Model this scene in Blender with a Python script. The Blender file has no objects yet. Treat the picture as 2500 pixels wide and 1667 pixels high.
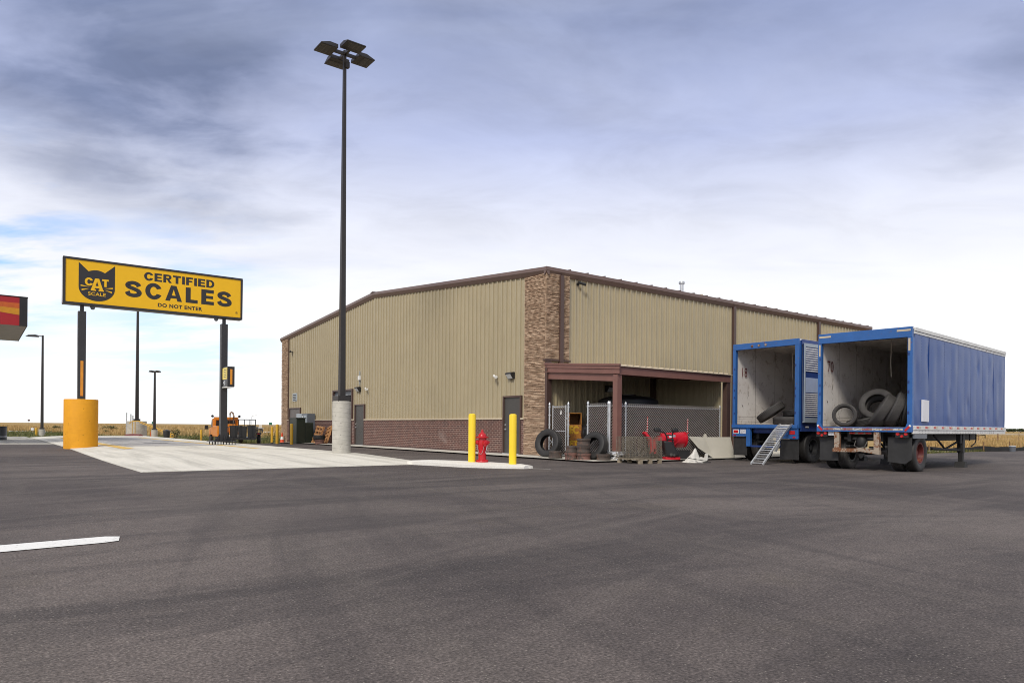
import bpy, bmesh, math, random
from mathutils import Vector, Matrix, Euler
random.seed(7)
R = math.radians
SC = bpy.context.scene
COL = SC.collection
# ------------------------------------------------------------------ camera
F = 1740 / 2500 * 36
cam = bpy.data.cameras.new('camera'); camo = bpy.data.objects.new('camera', cam); COL.objects.link(camo)
cam.sensor_width = 36; cam.lens = F; cam.shift_y = (1041.5 - 833.5) / 2500
cam.clip_start = .1; cam.clip_end = 20000
camo.location = (0, 0, 1.12)
camo.rotation_euler = (Matrix.Rotation(R(90), 3, 'X') @ Matrix.Rotation(R(.5), 3, 'Z')).to_euler()
SC.camera = camo
# ------------------------------------------------------------------ light
SUN_AZ, SUN_EL = R(200), R(42)          # azimuth clockwise from +Y (the way the camera looks)
sd = Vector((math.sin(SUN_AZ) * math.cos(SUN_EL), math.cos(SUN_AZ) * math.cos(SUN_EL), math.sin(SUN_EL)))
sl = bpy.data.lights.new('sun', 'SUN'); sl.energy = 1.5; sl.angle = R(14); sl.color = (1, .93, .82)
so = bpy.data.objects.new('sun', sl); COL.objects.link(so)
so.rotation_euler = (-sd).to_track_quat('-Z', 'Y').to_euler(); so.location = (0, 0, 60)
SC.view_settings.view_transform = 'Standard'; SC.view_settings.look = 'None'
SC.view_settings.exposure = .72; SC.view_settings.gamma = 1
SC.cycles.filter_width = 1.0; SC.cycles.use_denoising = True; SC.cycles.denoising_prefilter = 'FAST'; SC.cycles.use_adaptive_sampling = False; SC.cycles.max_bounces = 8; SC.cycles.sample_clamp_indirect = 4


class NT:
    """small node-graph helper"""
    def __init__(s, nt): s.t = nt; s.n = nt.nodes; s.l = nt.links
    def add(s, typ, **kw):
        n = s.n.new(typ)
        for k, v in kw.items():
            if k.startswith('i_'):
                key = k[2:]
                sock = n.inputs[int(key)] if key.isdigit() else n.inputs[key.replace('_', ' ')]
                if isinstance(v, bpy.types.NodeSocket): s.l.new(v, sock)
                else: sock.default_value = v
            else: setattr(n, k, v)
        return n
    def math(s, op, a, b=None, c=None, clamp=False):
        n = s.n.new('ShaderNodeMath'); n.operation = op; n.use_clamp = clamp
        for i, v in enumerate((a, b, c)):
            if v is None: continue
            if isinstance(v, bpy.types.NodeSocket): s.l.new(v, n.inputs[i])
            else: n.inputs[i].default_value = v
        return n.outputs[0]
    def mix(s, fac, a, b, mode='MIX'):
        n = s.n.new('ShaderNodeMix'); n.data_type = 'RGBA'; n.blend_type = mode
        for i, v in ((0, fac), (6, a), (7, b)):
            if isinstance(v, bpy.types.NodeSocket): s.l.new(v, n.inputs[i])
            elif i == 0: n.inputs[0].default_value = v
            else: n.inputs[i].default_value = (*v, 1) if len(v) == 3 else v
        return n.outputs[2]
    def ramp(s, fac, stops, interp='LINEAR'):
        n = s.n.new('ShaderNodeValToRGB'); s.l.new(fac, n.inputs[0]); cr = n.color_ramp; cr.interpolation = interp
        while len(cr.elements) < len(stops): cr.elements.new(.5)
        for e, (p, c) in zip(cr.elements, stops):
            e.position = p; e.color = (c, c, c, 1) if isinstance(c, (int, float)) else (*c, 1)
        return n.outputs[0]
    def noise(s, vec, scale, detail=4, rough=.55, dist=0, out=0):
        n = s.n.new('ShaderNodeTexNoise'); s.l.new(vec, n.inputs['Vector'])
        n.inputs['Scale'].default_value = scale; n.inputs['Detail'].default_value = detail
        n.inputs['Roughness'].default_value = rough; n.inputs['Distortion'].default_value = dist
        return n.outputs[out]
    def mapping(s, vec, scale=(1, 1, 1), loc=(0, 0, 0), rot=(0, 0, 0)):
        n = s.n.new('ShaderNodeMapping'); s.l.new(vec, n.inputs[0])
        n.inputs['Scale'].default_value = scale; n.inputs['Location'].default_value = loc; n.inputs['Rotation'].default_value = rot
        return n.outputs[0]


# ------------------------------------------------------------------ sky: Nishita behind a cloud deck
W_ = bpy.data.worlds.new('World'); SC.world = W_; W_.use_nodes = True
g = NT(W_.node_tree); g.n.clear()
gen = g.add('ShaderNodeTexCoord').outputs['Generated']
nv = g.add('ShaderNodeVectorMath', operation='NORMALIZE', i_0=gen).outputs[0]
sep = g.add('ShaderNodeSeparateXYZ', i_0=nv)
sx, sy, sz = sep.outputs
zc = g.math('MAXIMUM', sz, 0.0)
den = g.math('ADD', zc, .16)
cp = g.add('ShaderNodeCombineXYZ', i_0=g.math('DIVIDE', sx, den), i_1=g.math('DIVIDE', sy, den), i_2=0.0).outputs[0]
cpm = g.mapping(cp, scale=(.8, 1.15, 1), rot=(0, 0, R(-25)))
n1 = g.noise(cpm, 1.1, 5, .5, .35)
n2 = g.noise(cpm, 3.4, 6, .56, .3)
n3 = g.noise(g.mapping(cp, scale=(.5, 1.6, 1), loc=(4, 2, 0), rot=(0, 0, R(-14))), 1.6, 5, .55, .4)
base = g.ramp(zc, [(0, (1.05, 1.05, 1.05)), (.16, (1.02, 1.03, 1.05)), (.27, (.80, .83, .95)), (.37, (.50, .56, .80)), (.50, (.25, .305, .50)), (.66, (.62, .62, .63)), (1, (.66, .65, .64))])


def blob(az, el, r_in, r_out):
    d = Vector((math.sin(R(az)) * math.cos(R(el)), math.cos(R(az)) * math.cos(R(el)), math.sin(R(el))))
    dn = g.add('ShaderNodeVectorMath', operation='DISTANCE', i_0=nv, i_1=tuple(d)).outputs['Value']
    m = g.add('ShaderNodeMapRange', interpolation_type='SMOOTHSTEP', i_0=dn, i_1=r_in, i_2=r_out, i_3=1.0, i_4=0.0)
    return m.outputs[0]


tex = g.math('ADD', g.math('MULTIPLY', n1, .62), g.math('MULTIPLY', n2, .38))
hi = g.add('ShaderNodeMapRange', interpolation_type='SMOOTHSTEP', i_0=zc, i_1=.14, i_2=.36, i_3=0.0, i_4=1.0).outputs[0]
# thick grey masses: upper left and upper right of the view, thin ones between
heavy = g.math('MAXIMUM', g.math('MULTIPLY', blob(-27, 26, .06, .42), 1.0), g.math('MULTIPLY', blob(36, 25, .0, .2), .8))
heavy = g.math('MAXIMUM', heavy, g.math('MULTIPLY', blob(-35, 19, .02, .13), .6))
th = g.math('SUBTRACT', .60, g.math('MULTIPLY', heavy, .27))
mass = g.math('MULTIPLY', g.math('SUBTRACT', tex, th), 5.5, clamp=True)
mass = g.math('MULTIPLY', mass, g.math('ADD', .35, g.math('MULTIPLY', heavy, .65)))
c1 = g.mix(g.math('MULTIPLY', g.math('MULTIPLY', mass, hi), .95), base, (.185, .23, .375))
# bright thin places
lite = g.math('MULTIPLY', g.math('SUBTRACT', .49, tex), 5.0, clamp=True)
c2 = g.mix(g.math('MULTIPLY', lite, .45), c1, g.mix(g.math('MULTIPLY', zc, 2.0, clamp=True), (1.05, 1.05, 1.05), (.46, .52, .76)))
# soft grey bars low down
bars = g.math('MULTIPLY', g.math('SUBTRACT', n3, .55), 3.0, clamp=True)
lowm = g.add('ShaderNodeMapRange', interpolation_type='SMOOTHSTEP', i_0=zc, i_1=.07, i_2=.2, i_3=0.0, i_4=1.0).outputs[0]
c3 = g.mix(g.math('MULTIPLY', g.math('MULTIPLY', bars, lowm), .5), c2, (.60, .66, .86))
n4 = g.noise(g.mapping(cp, scale=(.8, 1.2, 1), loc=(9, 3, 1), rot=(0, 0, R(-28))), 2.9, 7, .58, .4)
c3 = g.mix(g.math('MULTIPLY', hi, .9), c3, g.mix(1.0, c3, g.ramp(n4, [(.3, .84), (.5, 1.0), (.7, 1.11)]), 'MULTIPLY'))
cloud10 = g.mix(1.0, c3, (6.25, 6.25, 6.25), 'MULTIPLY')
sky = g.add('ShaderNodeTexSky', sky_type='NISHITA', sun_disc=False, sun_elevation=SUN_EL, sun_rotation=SUN_AZ, air_density=1.0, dust_density=.6, ozone_density=1.2)
skyc = g.mix(1.0, sky.outputs[0], (.72, .98, 1.3), 'MULTIPLY')
# blue gaps, low on the left
gap = g.math('MAXIMUM', g.math('MULTIPLY', blob(-36, 11.5, .02, .17), .95), g.math('MULTIPLY', blob(-25, 8, .02, .2), .55))
gn = g.math('MULTIPLY', g.math('SUBTRACT', g.noise(g.mapping(cp, scale=(.6, 1.2, 1), loc=(1.3, 7, 0)), 1.9, 6, .6, .2), .44), 6.0, clamp=True)
col = g.mix(g.math('MULTIPLY', g.math('MULTIPLY', gap, gn), .95), cloud10, skyc)
bg = g.add('ShaderNodeBackground', i_Color=col, i_Strength=.1)
g.l.new(bg.outputs[0], g.add('ShaderNodeOutputWorld').inputs[0])

# ------------------------------------------------------------------ frames
PHI = math.atan2(.6046, .7965)
C0 = Vector((1.25, 26.5, 0))
rv = Vector((math.cos(PHI), math.sin(PHI), 0)); lv = Vector((-math.sin(PHI), math.cos(PHI), 0))
def W(b, a, z=0.0): return C0 + rv * b + lv * a + Vector((0, 0, z))
def BA(x, y):
    d = Vector((x, y, 0)) - C0
    return d.dot(rv), d.dot(lv)
def smooth(t): t = max(0, min(1, t)); return t * t * (3 - 2 * t)
def gz(b, a): return -.35 * smooth((a - 20) / 18) * (1 - smooth((b - 12) / 14)) * smooth((b + 9.5) / 5)
def gzw(x, y): return gz(*BA(x, y))


# ------------------------------------------------------------------ materials
def new_mat(name):
    m = bpy.data.materials.new(name); m.use_nodes = True
    t = NT(m.node_tree); bs = t.n['Principled BSDF']
    return m, t, bs, t.add('ShaderNodeTexCoord').outputs['Object']


def mat(name, col, rough=.6, metal=0., var=.12, vs=3., bump=0., bs_=60., col2=None, c2amt=.0, c2s=6., spec=.5, island=0.):
    m, t, b, oc = new_mat(name)
    n = t.noise(oc, vs, 5, .6)
    lo = tuple(c * (1 - var) for c in col); hi_ = tuple(min(1, c * (1 + var)) for c in col)
    c = t.mix(t.ramp(n, [(.3, 0), (.7, 1)]), lo, hi_)
    if col2:
        f = t.ramp(t.noise(oc, c2s, 6, .65, .3), [(max(0, .62 - c2amt * .5), 0), (max(.02, .68 - c2amt * .5), 1)])
        c = t.mix(f, c, col2)
    if island:
        geo = t.add('ShaderNodeNewGeometry').outputs['Random Per Island']
        c = t.mix(1.0, c, t.ramp(geo, [(0, 1 - island), (1, 1 + island)]), 'MULTIPLY')
    t.l.new(c, b.inputs['Base Color'])
    t.l.new(t.math('ADD', rough - .06, t.math('MULTIPLY', t.noise(oc, vs * 2.3, 3), .12), clamp=True), b.inputs['Roughness'])
    b.inputs['Metallic'].default_value = metal; b.inputs['Specular IOR Level'].default_value = spec
    if bump:
        t.l.new(t.add('ShaderNodeBump', i_Strength=bump, i_Distance=.02, i_Height=t.noise(oc, bs_, 4, .6)).outputs[0], b.inputs['Normal'])
    return m


def m_asphalt():
    m, t, b, oc = new_mat('asphalt')
    big = t.noise(oc, .16, 5, .62, .4)
    st = t.noise(t.mapping(oc, scale=(.14, 1.0, 1), rot=(0, 0, R(35))), .9, 5, .6, .5)
    st2 = t.noise(t.mapping(oc, scale=(1.0, .1, 1), rot=(0, 0, R(50))), .8, 4, .6, .6)
    fine = t.noise(oc, 55, 3, .7)
    mid = t.noise(oc, 9, 5, .65)
    c = t.mix(t.ramp(big, [(.36, 0), (.62, 1)]), (.070, .0585, .0575), (.142, .120, .111))
    c = t.mix(t.math('MULTIPLY', t.ramp(st, [(.50, 0), (.66, 1)]), .75), c, (.052, .045, .045))
    c = t.mix(t.math('MULTIPLY', t.ramp(st2, [(.52, 0), (.66, 1)]), .6), c, (.118, .101, .092))
    c = t.mix(t.math('MULTIPLY', t.ramp(t.noise(oc, .5, 4, .6), [(.6, 0), (.75, 1)]), .35), c, (.112, .092, .066))
    for cx, cy, k, amt, col in ((-14., -30., .55, .55, (.050, .043, .044)), (22., -26., .7, .5, (.056, .048, .048)), (-2., -44., .8, .5, (.150, .128, .118))):
        dv = t.add('ShaderNodeVectorMath', operation='SUBTRACT', i_0=oc, i_1=(cx, cy, 0)).outputs[0]
        sp = t.add('ShaderNodeSeparateXYZ', i_0=dv).outputs
        rad = t.math('SQRT', t.math('ADD', t.math('MULTIPLY', sp[0], sp[0]), t.math('MULTIPLY', sp[1], sp[1])))
        ang = t.math('ARCTAN2', sp[1], sp[0])
        pv = t.add('ShaderNodeCombineXYZ', i_0=t.math('MULTIPLY', rad, k * 2.4), i_1=t.math('MULTIPLY', ang, 3.0), i_2=cx).outputs[0]
        c = t.mix(t.math('MULTIPLY', t.ramp(t.noise(pv, 1.0, 5, .62, .2), [(.52, 0), (.68, 1)]), amt), c, col)
    c = t.mix(1.0, c, t.ramp(mid, [(.25, .78), (.75, 1.22)]), 'MULTIPLY')
    c = t.mix(1.0, c, t.ramp(fine, [(.3, .42), (.5, .95), (.7, 1.75)]), 'MULTIPLY')
    vo = t.add('ShaderNodeTexVoronoi', i_Vector=oc, i_Scale=62.0)
    rnd = t.add('ShaderNodeSeparateColor', i_0=vo.outputs['Color']).outputs[0]
    pick = t.math('MULTIPLY', t.math('GREATER_THAN', rnd, t.math('ADD', .84, t.math('MULTIPLY', t.noise(oc, .6, 3), .12))), t.ramp(vo.outputs['Distance'], [(.15, 1), (.36, 0)]))
    c = t.mix(t.math('MULTIPLY', pick, .7), c, (.34, .31, .27))
    vo2 = t.add('ShaderNodeTexVoronoi', i_Vector=oc, i_Scale=2.3)
    r2 = t.add('ShaderNodeSeparateColor', i_0=vo2.outputs['Color']).outputs[1]
    litter = t.math('MULTIPLY', t.math('GREATER_THAN', r2, .96), t.ramp(vo2.outputs['Distance'], [(.02, 1), (.035, 0)]))
    c = t.mix(litter, c, (.55, .52, .48))
    t.l.new(c, b.inputs['Base Color'])
    b.inputs['Roughness'].default_value = .82; b.inputs['Specular IOR Level'].default_value = .35
    h = t.math('ADD', t.math('MULTIPLY', t.noise(oc, 70, 2, .6), .6), t.math('MULTIPLY', t.noise(oc, 25, 3), .5))
    t.l.new(t.add('ShaderNodeBump', i_Strength=.7, i_Distance=.012, i_Height=h).outputs[0], b.inputs['Normal'])
    return m


def m_concrete(name, lo, hi_, joints=0, streak=True, rot=0):
    m, t, b, oc = new_mat(name)
    c = t.mix(t.ramp(t.noise(oc, .35, 5, .6, .5), [(.3, 0), (.7, 1)]), lo, hi_)
    if streak:
        s = t.noise(t.mapping(oc, scale=(1.2, .07, 1), rot=(0, 0, rot)), 1.6, 6, .65, .5)
        c = t.mix(t.math('MULTIPLY', t.ramp(s, [(.48, 0), (.68, 1)]), .75), c, tuple(x * .66 for x in lo))
    c = t.mix(1.0, c, t.ramp(t.noise(oc, 14, 5, .7), [(.25, .88), (.75, 1.1)]), 'MULTIPLY')
    vo = t.add('ShaderNodeTexVoronoi', i_Vector=oc, i_Scale=1.6)
    r2 = t.add('ShaderNodeSeparateColor', i_0=vo.outputs['Color']).outputs[0]
    sp = t.math('MULTIPLY', t.math('GREATER_THAN', r2, .6), t.ramp(vo.outputs['Distance'], [(.03, 1), (.06, 0)]))
    c = t.mix(t.math('MULTIPLY', sp, .6), c, (.16, .14, .12))
    if joints:
        br = t.add('ShaderNodeTexBrick', i_Vector=oc, i_Scale=1.0, i_Mortar_Size=.012, i_Brick_Width=joints, i_Row_Height=joints, i_Bias=0.0, i_Mortar_Smooth=.2)
        br.offset = 0; br.inputs['Color1'].default_value = (1, 1, 1, 1); br.inputs['Color2'].default_value = (1, 1, 1, 1); br.inputs['Mortar'].default_value = (.45, .43, .4, 1)
        c = t.mix(1.0, c, br.outputs[0], 'MULTIPLY')
    t.l.new(c, b.inputs['Base Color']); b.inputs['Roughness'].default_value = .85; b.inputs['Specular IOR Level'].default_value = .3
    t.l.new(t.add('ShaderNodeBump', i_Strength=.25, i_Distance=.01, i_Height=t.noise(oc, 45, 4)).outputs[0], b.inputs['Normal'])
    return m


def m_tube(name, c0, c1, line):
    """cast concrete with the spiral joint lines of its form tube"""
    m, t, b, oc = new_mat(name)
    se = t.add('ShaderNodeSeparateXYZ', i_0=oc).outputs
    z = t.math('ADD', se[2], t.math('MULTIPLY', se[0], .12))
    z = t.math('ADD', z, t.math('MULTIPLY', t.noise(oc, 2.2, 3), .05))
    fr = t.math('FRACT', t.math('MULTIPLY', z, 6.2))
    ln = t.ramp(fr, [(0, 0), (.06, 1), (.12, 0)])
    ln = t.math('MULTIPLY', ln, t.ramp(t.noise(oc, 5, 3), [(.35, .1), (.6, 1)]))
    c = t.mix(t.ramp(t.noise(oc, 3, 6, .65, .3), [(.3, 0), (.7, 1)]), c0, c1)
    c = t.mix(t.math('MULTIPLY', ln, line), c, tuple(x * .35 for x in c0))
    vo = t.add('ShaderNodeTexVoronoi', i_Vector=oc, i_Scale=7.0)
    r2 = t.add('ShaderNodeSeparateColor', i_0=vo.outputs['Color']).outputs[0]
    sp = t.math('MULTIPLY', t.math('GREATER_THAN', r2, .8), t.ramp(vo.outputs['Distance'], [(.1, 1), (.17, 0)]))
    c = t.mix(t.math('MULTIPLY', sp, .7), c, tuple(x * .3 for x in c0))
    t.l.new(c, b.inputs['Base Color']); b.inputs['Roughness'].default_value = .75
    t.l.new(t.add('ShaderNodeBump', i_Strength=.35, i_Distance=.01, i_Height=t.math('SUBTRACT', t.noise(oc, 30, 4), t.math('MULTIPLY', ln, .5))).outputs[0], b.inputs['Normal'])
    return m


def m_brick():
    m, t, b, oc = new_mat('brick')
    se = t.add('ShaderNodeSeparateXYZ', i_0=oc).outputs
    v = t.add('ShaderNodeCombineXYZ', i_0=t.math('ADD', se[0], se[1]), i_1=se[2], i_2=0.0).outputs[0]
    br = t.add('ShaderNodeTexBrick', i_Vector=v, i_Scale=1.0, i_Mortar_Size=.0075, i_Brick_Width=.235, i_Row_Height=.083, i_Bias=0.0, i_Mortar_Smooth=.1)
    br.inputs['Color1'].default_value = (.135, .062, .05, 1); br.inputs['Color2'].default_value = (.085, .045, .04, 1); br.inputs['Mortar'].default_value = (.40, .29, .24, 1)
    c = t.mix(1.0, br.outputs[0], t.ramp(t.noise(oc, 26, 4, .7), [(.25, .7), (.75, 1.3)]), 'MULTIPLY')
    ef = t.math('MULTIPLY', t.ramp(t.noise(oc, .7, 4, .6, .3), [(.62, 0), (.8, 1)]), .5)
    c = t.mix(ef, c, (.36, .29, .26))
    t.l.new(c, b.inputs['Base Color']); b.inputs['Roughness'].default_value = .85
    t.l.new(t.add('ShaderNodeBump', i_Strength=.6, i_Distance=.01, i_Height=t.math('SUBTRACT', t.math('MULTIPLY', t.noise(oc, 40, 3), .3), br.outputs['Fac'])).outputs[0], b.inputs['Normal'])
    return m


def m_lining():
    """painted plywood lining of a trailer box, scraped and dirty"""
    m, t, b, oc = new_mat('trailer_lining')
    c = t.mix(t.ramp(t.noise(oc, .9, 5, .6, .5), [(.3, 0), (.75, 1)]), (.68, .64, .61), (.86, .84, .81))
    c = t.mix(t.math('MULTIPLY', t.ramp(t.noise(oc, 3.2, 6, .72, .6), [(.54, 0), (.64, 1)]), .55), c, (.34, .27, .21))
    sc = t.ramp(t.noise(t.mapping(oc, scale=(1.6, 1, .8)), 3.6, 6, .78, .5), [(.64, 0), (.66, 1)])
    c = t.mix(sc, c, (.045, .04, .035))
    se = t.add('ShaderNodeSeparateXYZ', i_0=oc).outputs
    fr = t.math('FRACT', t.math('MULTIPLY', se[0], .82))
    c = t.mix(t.math('MULTIPLY', t.ramp(fr, [(0, 1), (.012, 1), (.02, 0)]), .8), c, (.1, .08, .07))
    t.l.new(c, b.inputs['Base Color']); b.inputs['Roughness'].default_value = .6
    return m


def m_rusty(name, paint, amt=.5, rough=.5, s=7.):
    m, t, b, oc = new_mat(name)
    f = t.ramp(t.noise(oc, s, 7, .7, .5), [(.60 - amt * .3, 0), (.66 - amt * .3, 1)])
    ru = t.mix(t.noise(oc, 22, 5, .7), (.10, .035, .015), (.30, .13, .06))
    pc = t.mix(t.ramp(t.noise(oc, 2.5, 4), [(.3, 0), (.7, 1)]), tuple(x * .82 for x in paint), paint)
    t.l.new(t.mix(f, pc, ru), b.inputs['Base Color'])
    t.l.new(t.math('ADD', rough, t.math('MULTIPLY', f, .35), clamp=True), b.inputs['Roughness'])
    t.l.new(t.add('ShaderNodeBump', i_Strength=.35, i_Distance=.01, i_Height=t.noise(oc, 30, 4)).outputs[0], b.inputs['Normal'])
    return m


def m_worn_line():
    m, t, b, oc = new_mat('worn_white_paint')
    f = t.ramp(t.noise(oc, 28, 5, .75), [(.30, 0), (.40, 1)])
    f2 = t.ramp(t.noise(t.mapping(oc, scale=(1, .2, 1), rot=(0, 0, R(40))), 3, 4, .7, .4), [(.30, 0), (.40, 1)])
    t.l.new(t.mix(t.math('MULTIPLY', f, f2), (.12, .11, .11), (.86, .86, .84)), b.inputs['Base Color']); b.inputs['Roughness'].default_value = .7
    return m


def m_field(name, cols, scale=.25):
    m, t, b, oc = new_mat(name)
    n = t.noise(oc, scale, 6, .68, .5)
    c = t.ramp(n, [(.28, cols[0]), (.45, cols[1]), (.6, cols[2]), (.75, cols[3])])
    c = t.mix(1.0, c, t.ramp(t.noise(oc, scale * 14, 5, .75), [(.25, .6), (.75, 1.35)]), 'MULTIPLY')
    t.l.new(c, b.inputs['Base Color']); b.inputs['Roughness'].default_value = .95; b.inputs['Specular IOR Level'].default_value = .1
    return m


def m_island(name, stops, rough=.8, bump=0.):
    m, t, b, oc = new_mat(name)
    geo = t.add('ShaderNodeNewGeometry').outputs['Random Per Island']
    c = t.mix(1.0, t.ramp(geo, stops), t.ramp(t.noise(oc, 24, 4, .7), [(.25, .75), (.75, 1.25)]), 'MULTIPLY')
    t.l.new(c, b.inputs['Base Color']); b.inputs['Roughness'].default_value = rough; b.inputs['Specular IOR Level'].default_value = .2
    if bump:
        t.l.new(t.add('ShaderNodeBump', i_Strength=bump, i_Distance=.02, i_Height=t.noise(oc, 22, 5, .7)).outputs[0], b.inputs['Normal'])
    return m


def m_tape():
    """faded red and white reflective tape on a rusty sill"""
    m, t, b, oc = new_mat('faded_reflective_tape')
    se = t.add('ShaderNodeSeparateXYZ', i_0=oc).outputs
    st = t.math('GREATER_THAN', t.math('FRACT', t.math('MULTIPLY', se[1], 1.9)), .5)
    c = t.mix(st, (.62, .60, .56), (.34, .03, .03))
    f = t.ramp(t.noise(t.mapping(oc, scale=(1, 1, 2)), 16, 6, .75, .3), [(.44, 0), (.52, 1)])
    c = t.mix(f, c, t.mix(t.noise(oc, 30, 3), (.14, .06, .03), (.42, .36, .26)))
    t.l.new(c, b.inputs['Base Color']); b.inputs['Roughness'].default_value = .6
    return m


M = {}
M['asphalt'] = m_asphalt()
M['slab'] = m_concrete('scale_pad_concrete', (.66, .635, .56), (.79, .765, .69), joints=0, rot=R(14))
M['lot'] = m_concrete('old_concrete', (.36, .345, .31), (.48, .46, .41), joints=5)
M['apron'] = m_concrete('apron_concrete', (.58, .555, .50), (.68, .655, .59), joints=3, streak=False)
M['deck'] = m_concrete('scale_deck_concrete', (.40, .39, .38), (.50, .49, .48), rot=R(4))
M['kerb'] = m_concrete('kerb_concrete', (.76, .74, .69), (.82, .80, .75), streak=False)
M['tube'] = m_tube('cast_concrete', (.40, .385, .34), (.55, .53, .475), .75)
M['tube_orange'] = m_tube('orange_painted_concrete', (.71, .31, .008), (.79, .36, .010), .12)
M['brick'] = m_brick()
M['stone'] = m_island('ledge_stone', [(0, (.33, .22, .15)), (.3, (.40, .275, .19)), (.65, (.46, .33, .23)), (1, (.54, .40, .285))], .9, .5)
M['grout'] = mat('stone_backing', (.22, .155, .11), .9)
M['siding'] = mat('tan_siding', (.41, .352, .235), .42, var=.05, vs=.8, bump=.04, bs_=3)
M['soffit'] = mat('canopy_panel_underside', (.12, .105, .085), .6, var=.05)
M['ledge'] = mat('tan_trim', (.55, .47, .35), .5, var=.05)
M['brown'] = mat('dark_brown_trim', (.085, .05, .042), .42, var=.06, vs=2)
M['brown_gutter'] = mat('brown_gutter', (.155, .10, .085), .38, var=.07, vs=1.5)
M['redox'] = mat('red_oxide_steel', (.205, .098, .080), .5, var=.1, vs=2, bump=.1, bs_=12)
M['door_grey'] = mat('grey_door_paint', (.065, .062, .058), .45, var=.06)
M['door_far'] = mat('warm_grey_door_paint', (.12, .11, .105), .45, var=.06)
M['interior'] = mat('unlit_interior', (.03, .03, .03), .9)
M['steel'] = mat('galvanised_steel', (.62, .64, .66), .38, .75, var=.12, vs=8)
M['chrome'] = mat('polished_metal', (.8, .8, .8), .22, 1.)
M['white'] = mat('white_paint', (.78, .78, .76), .45, var=.05)
M['sticker'] = mat('white_sticker', (.75, .76, .8), .5, var=.03)
M['white_rail'] = m_rusty('white_scuffed_rail', (.74, .74, .72), -.1, .45, 5)
M['black'] = mat('black_paint', (.018, .018, .02), .42, var=.15)
M['pole'] = mat('dark_bronze_pole', (.026, .023, .022), .40, var=.12)
M['pole2'] = mat('black_sign_steel', (.030, .030, .033), .38, var=.12)
M['lens'] = mat('led_lens', (.05, .048, .045), .35, var=.2, vs=20)
M['lensgrid'] = mat('led_grid', (.13, .125, .115), .4)
M['glass'] = mat('lamp_glass', (.62, .63, .62), .15, var=.1)
M['yellow'] = mat('bollard_yellow', (.92, .66, .025), .38, var=.03)
M['yellow2'] = mat('dull_yellow', (.62, .36, .025), .5, var=.08)
M['sign_y'] = mat('sign_yellow', (.88, .50, .002), .5, var=.02)
M['sign_k'] = mat('sign_black', (.022, .020, .022), .35, var=.04)
M['amber'] = mat('amber_reflector', (.72, .28, .02), .3)
M['label_y'] = mat('yellow_label', (.82, .66, .13), .4)
M['red'] = mat('hydrant_red', (.50, .012, .022), .30, var=.08, vs=5)
M['plow'] = mat('plow_red', (.56, .014, .030), .26, var=.06)
M['lamp_red'] = mat('red_lamp', (.50, .012, .016), .2, var=.1)
M['darkred'] = mat('dark_red_paint', (.17, .045, .045), .8, var=.2)
M['blue'] = m_rusty('trailer_blue_frame', (.028, .128, .40), -.12, .42, 9)
M['blue2'] = mat('trailer_blue_panel', (.014, .070, .275), .36, var=.08, vs=.7, bump=.05, bs_=5, spec=.3)
M['blue3'] = mat('trailer_dark_blue', (.015, .045, .19), .45)
M['pale_blue'] = mat('pale_blue_panel', (.42, .50, .66), .4, var=.06)
M['lining'] = m_lining()
M['ceil'] = mat('trailer_roof_inside', (.60, .56, .50), .6, var=.2)
M['wood_floor'] = mat('trailer_floor', (.20, .15, .11), .8, var=.3, vs=6)
M['rubber'] = mat('tyre_rubber', (.022, .021, .021), .62, var=.25, vs=7, bump=.12, bs_=40)
M['rubber2'] = mat('worn_or_brightened_rubber', (.050, .047, .046), .72, var=.3, vs=6, bump=.2, bs_=30)
M['flap'] = mat('mud_flap_rubber', (.024, .024, .025), .6, var=.3, vs=4)
M['rim_red'] = m_rusty('red_wheel_rim', (.11, .013, .013), .1, .5)
M['rim_dark'] = mat('dark_wheel_rim', (.03, .03, .032), .5)
M['rust'] = m_rusty('rusty_steel', (.40, .33, .26), .42, .7, 5)
M['rustdrum'] = mat('rusty_cast_iron', (.075, .058, .050), .78, var=.3, vs=4, col2=(.13, .075, .055), c2amt=.1, c2s=7)
M['rustdrum_red'] = mat('red_rusty_cast_iron', (.17, .085, .068), .78, var=.3, vs=4, col2=(.085, .06, .05), c2amt=.2, c2s=6)
M['grease'] = mat('greasy_steel', (.10, .095, .09), .55, .3, var=.4, vs=9)
M['dirtyblack'] = mat('chassis_black', (.014, .014, .015), .6, var=.3)
M['tape'] = m_tape()
M['plate'] = mat('licence_plate', (.55, .56, .6), .4, var=.4, vs=18)
M['orange_box'] = m_rusty('rusty_orange_steel', (.42, .17, .022), .3, .6, 6)
M['orange_in'] = m_rusty('rusty_orange_inside', (.24, .105, .03), .35, .7, 6)
M['letter_y'] = m_rusty('faded_yellow_letters', (.62, .37, .02), .0, .6, 9)
M['slat'] = mat('brown_privacy_slat', (.050, .034, .030), .55, var=.15, vs=5)
M['wire'] = mat('fence_wire', (.44, .42, .40), .45, .4)
M['basketwire'] = mat('dull_basket_wire', (.20, .175, .135), .55, .4, var=.3, vs=8)
M['oldwood'] = mat('weathered_wood', (.30, .25, .18), .85, var=.25, vs=9)
M['pallet'] = mat('pallet_wood', (.50, .25, .10), .8, var=.25, vs=7)
M['stake'] = mat('wooden_stake', (.24, .14, .07), .85, var=.25)
M['green_tx'] = mat('transformer_green', (.018, .026, .017), .42, var=.08)
M['panel_grey'] = mat('electrical_grey', (.12, .135, .16), .4, var=.05)
M['panel_light'] = mat('electrical_light_grey', (.34, .39, .43), .4, var=.05)
M['bin'] = mat('charcoal_bin', (.030, .033, .038), .45, var=.1)
M['truck'] = mat('truck_orange', (.68, .23, .012), .35, var=.06)
M['white_bag'] = mat('white_tarp', (.66, .64, .59), .5, var=.12, vs=6, bump=.4, bs_=9)
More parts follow.
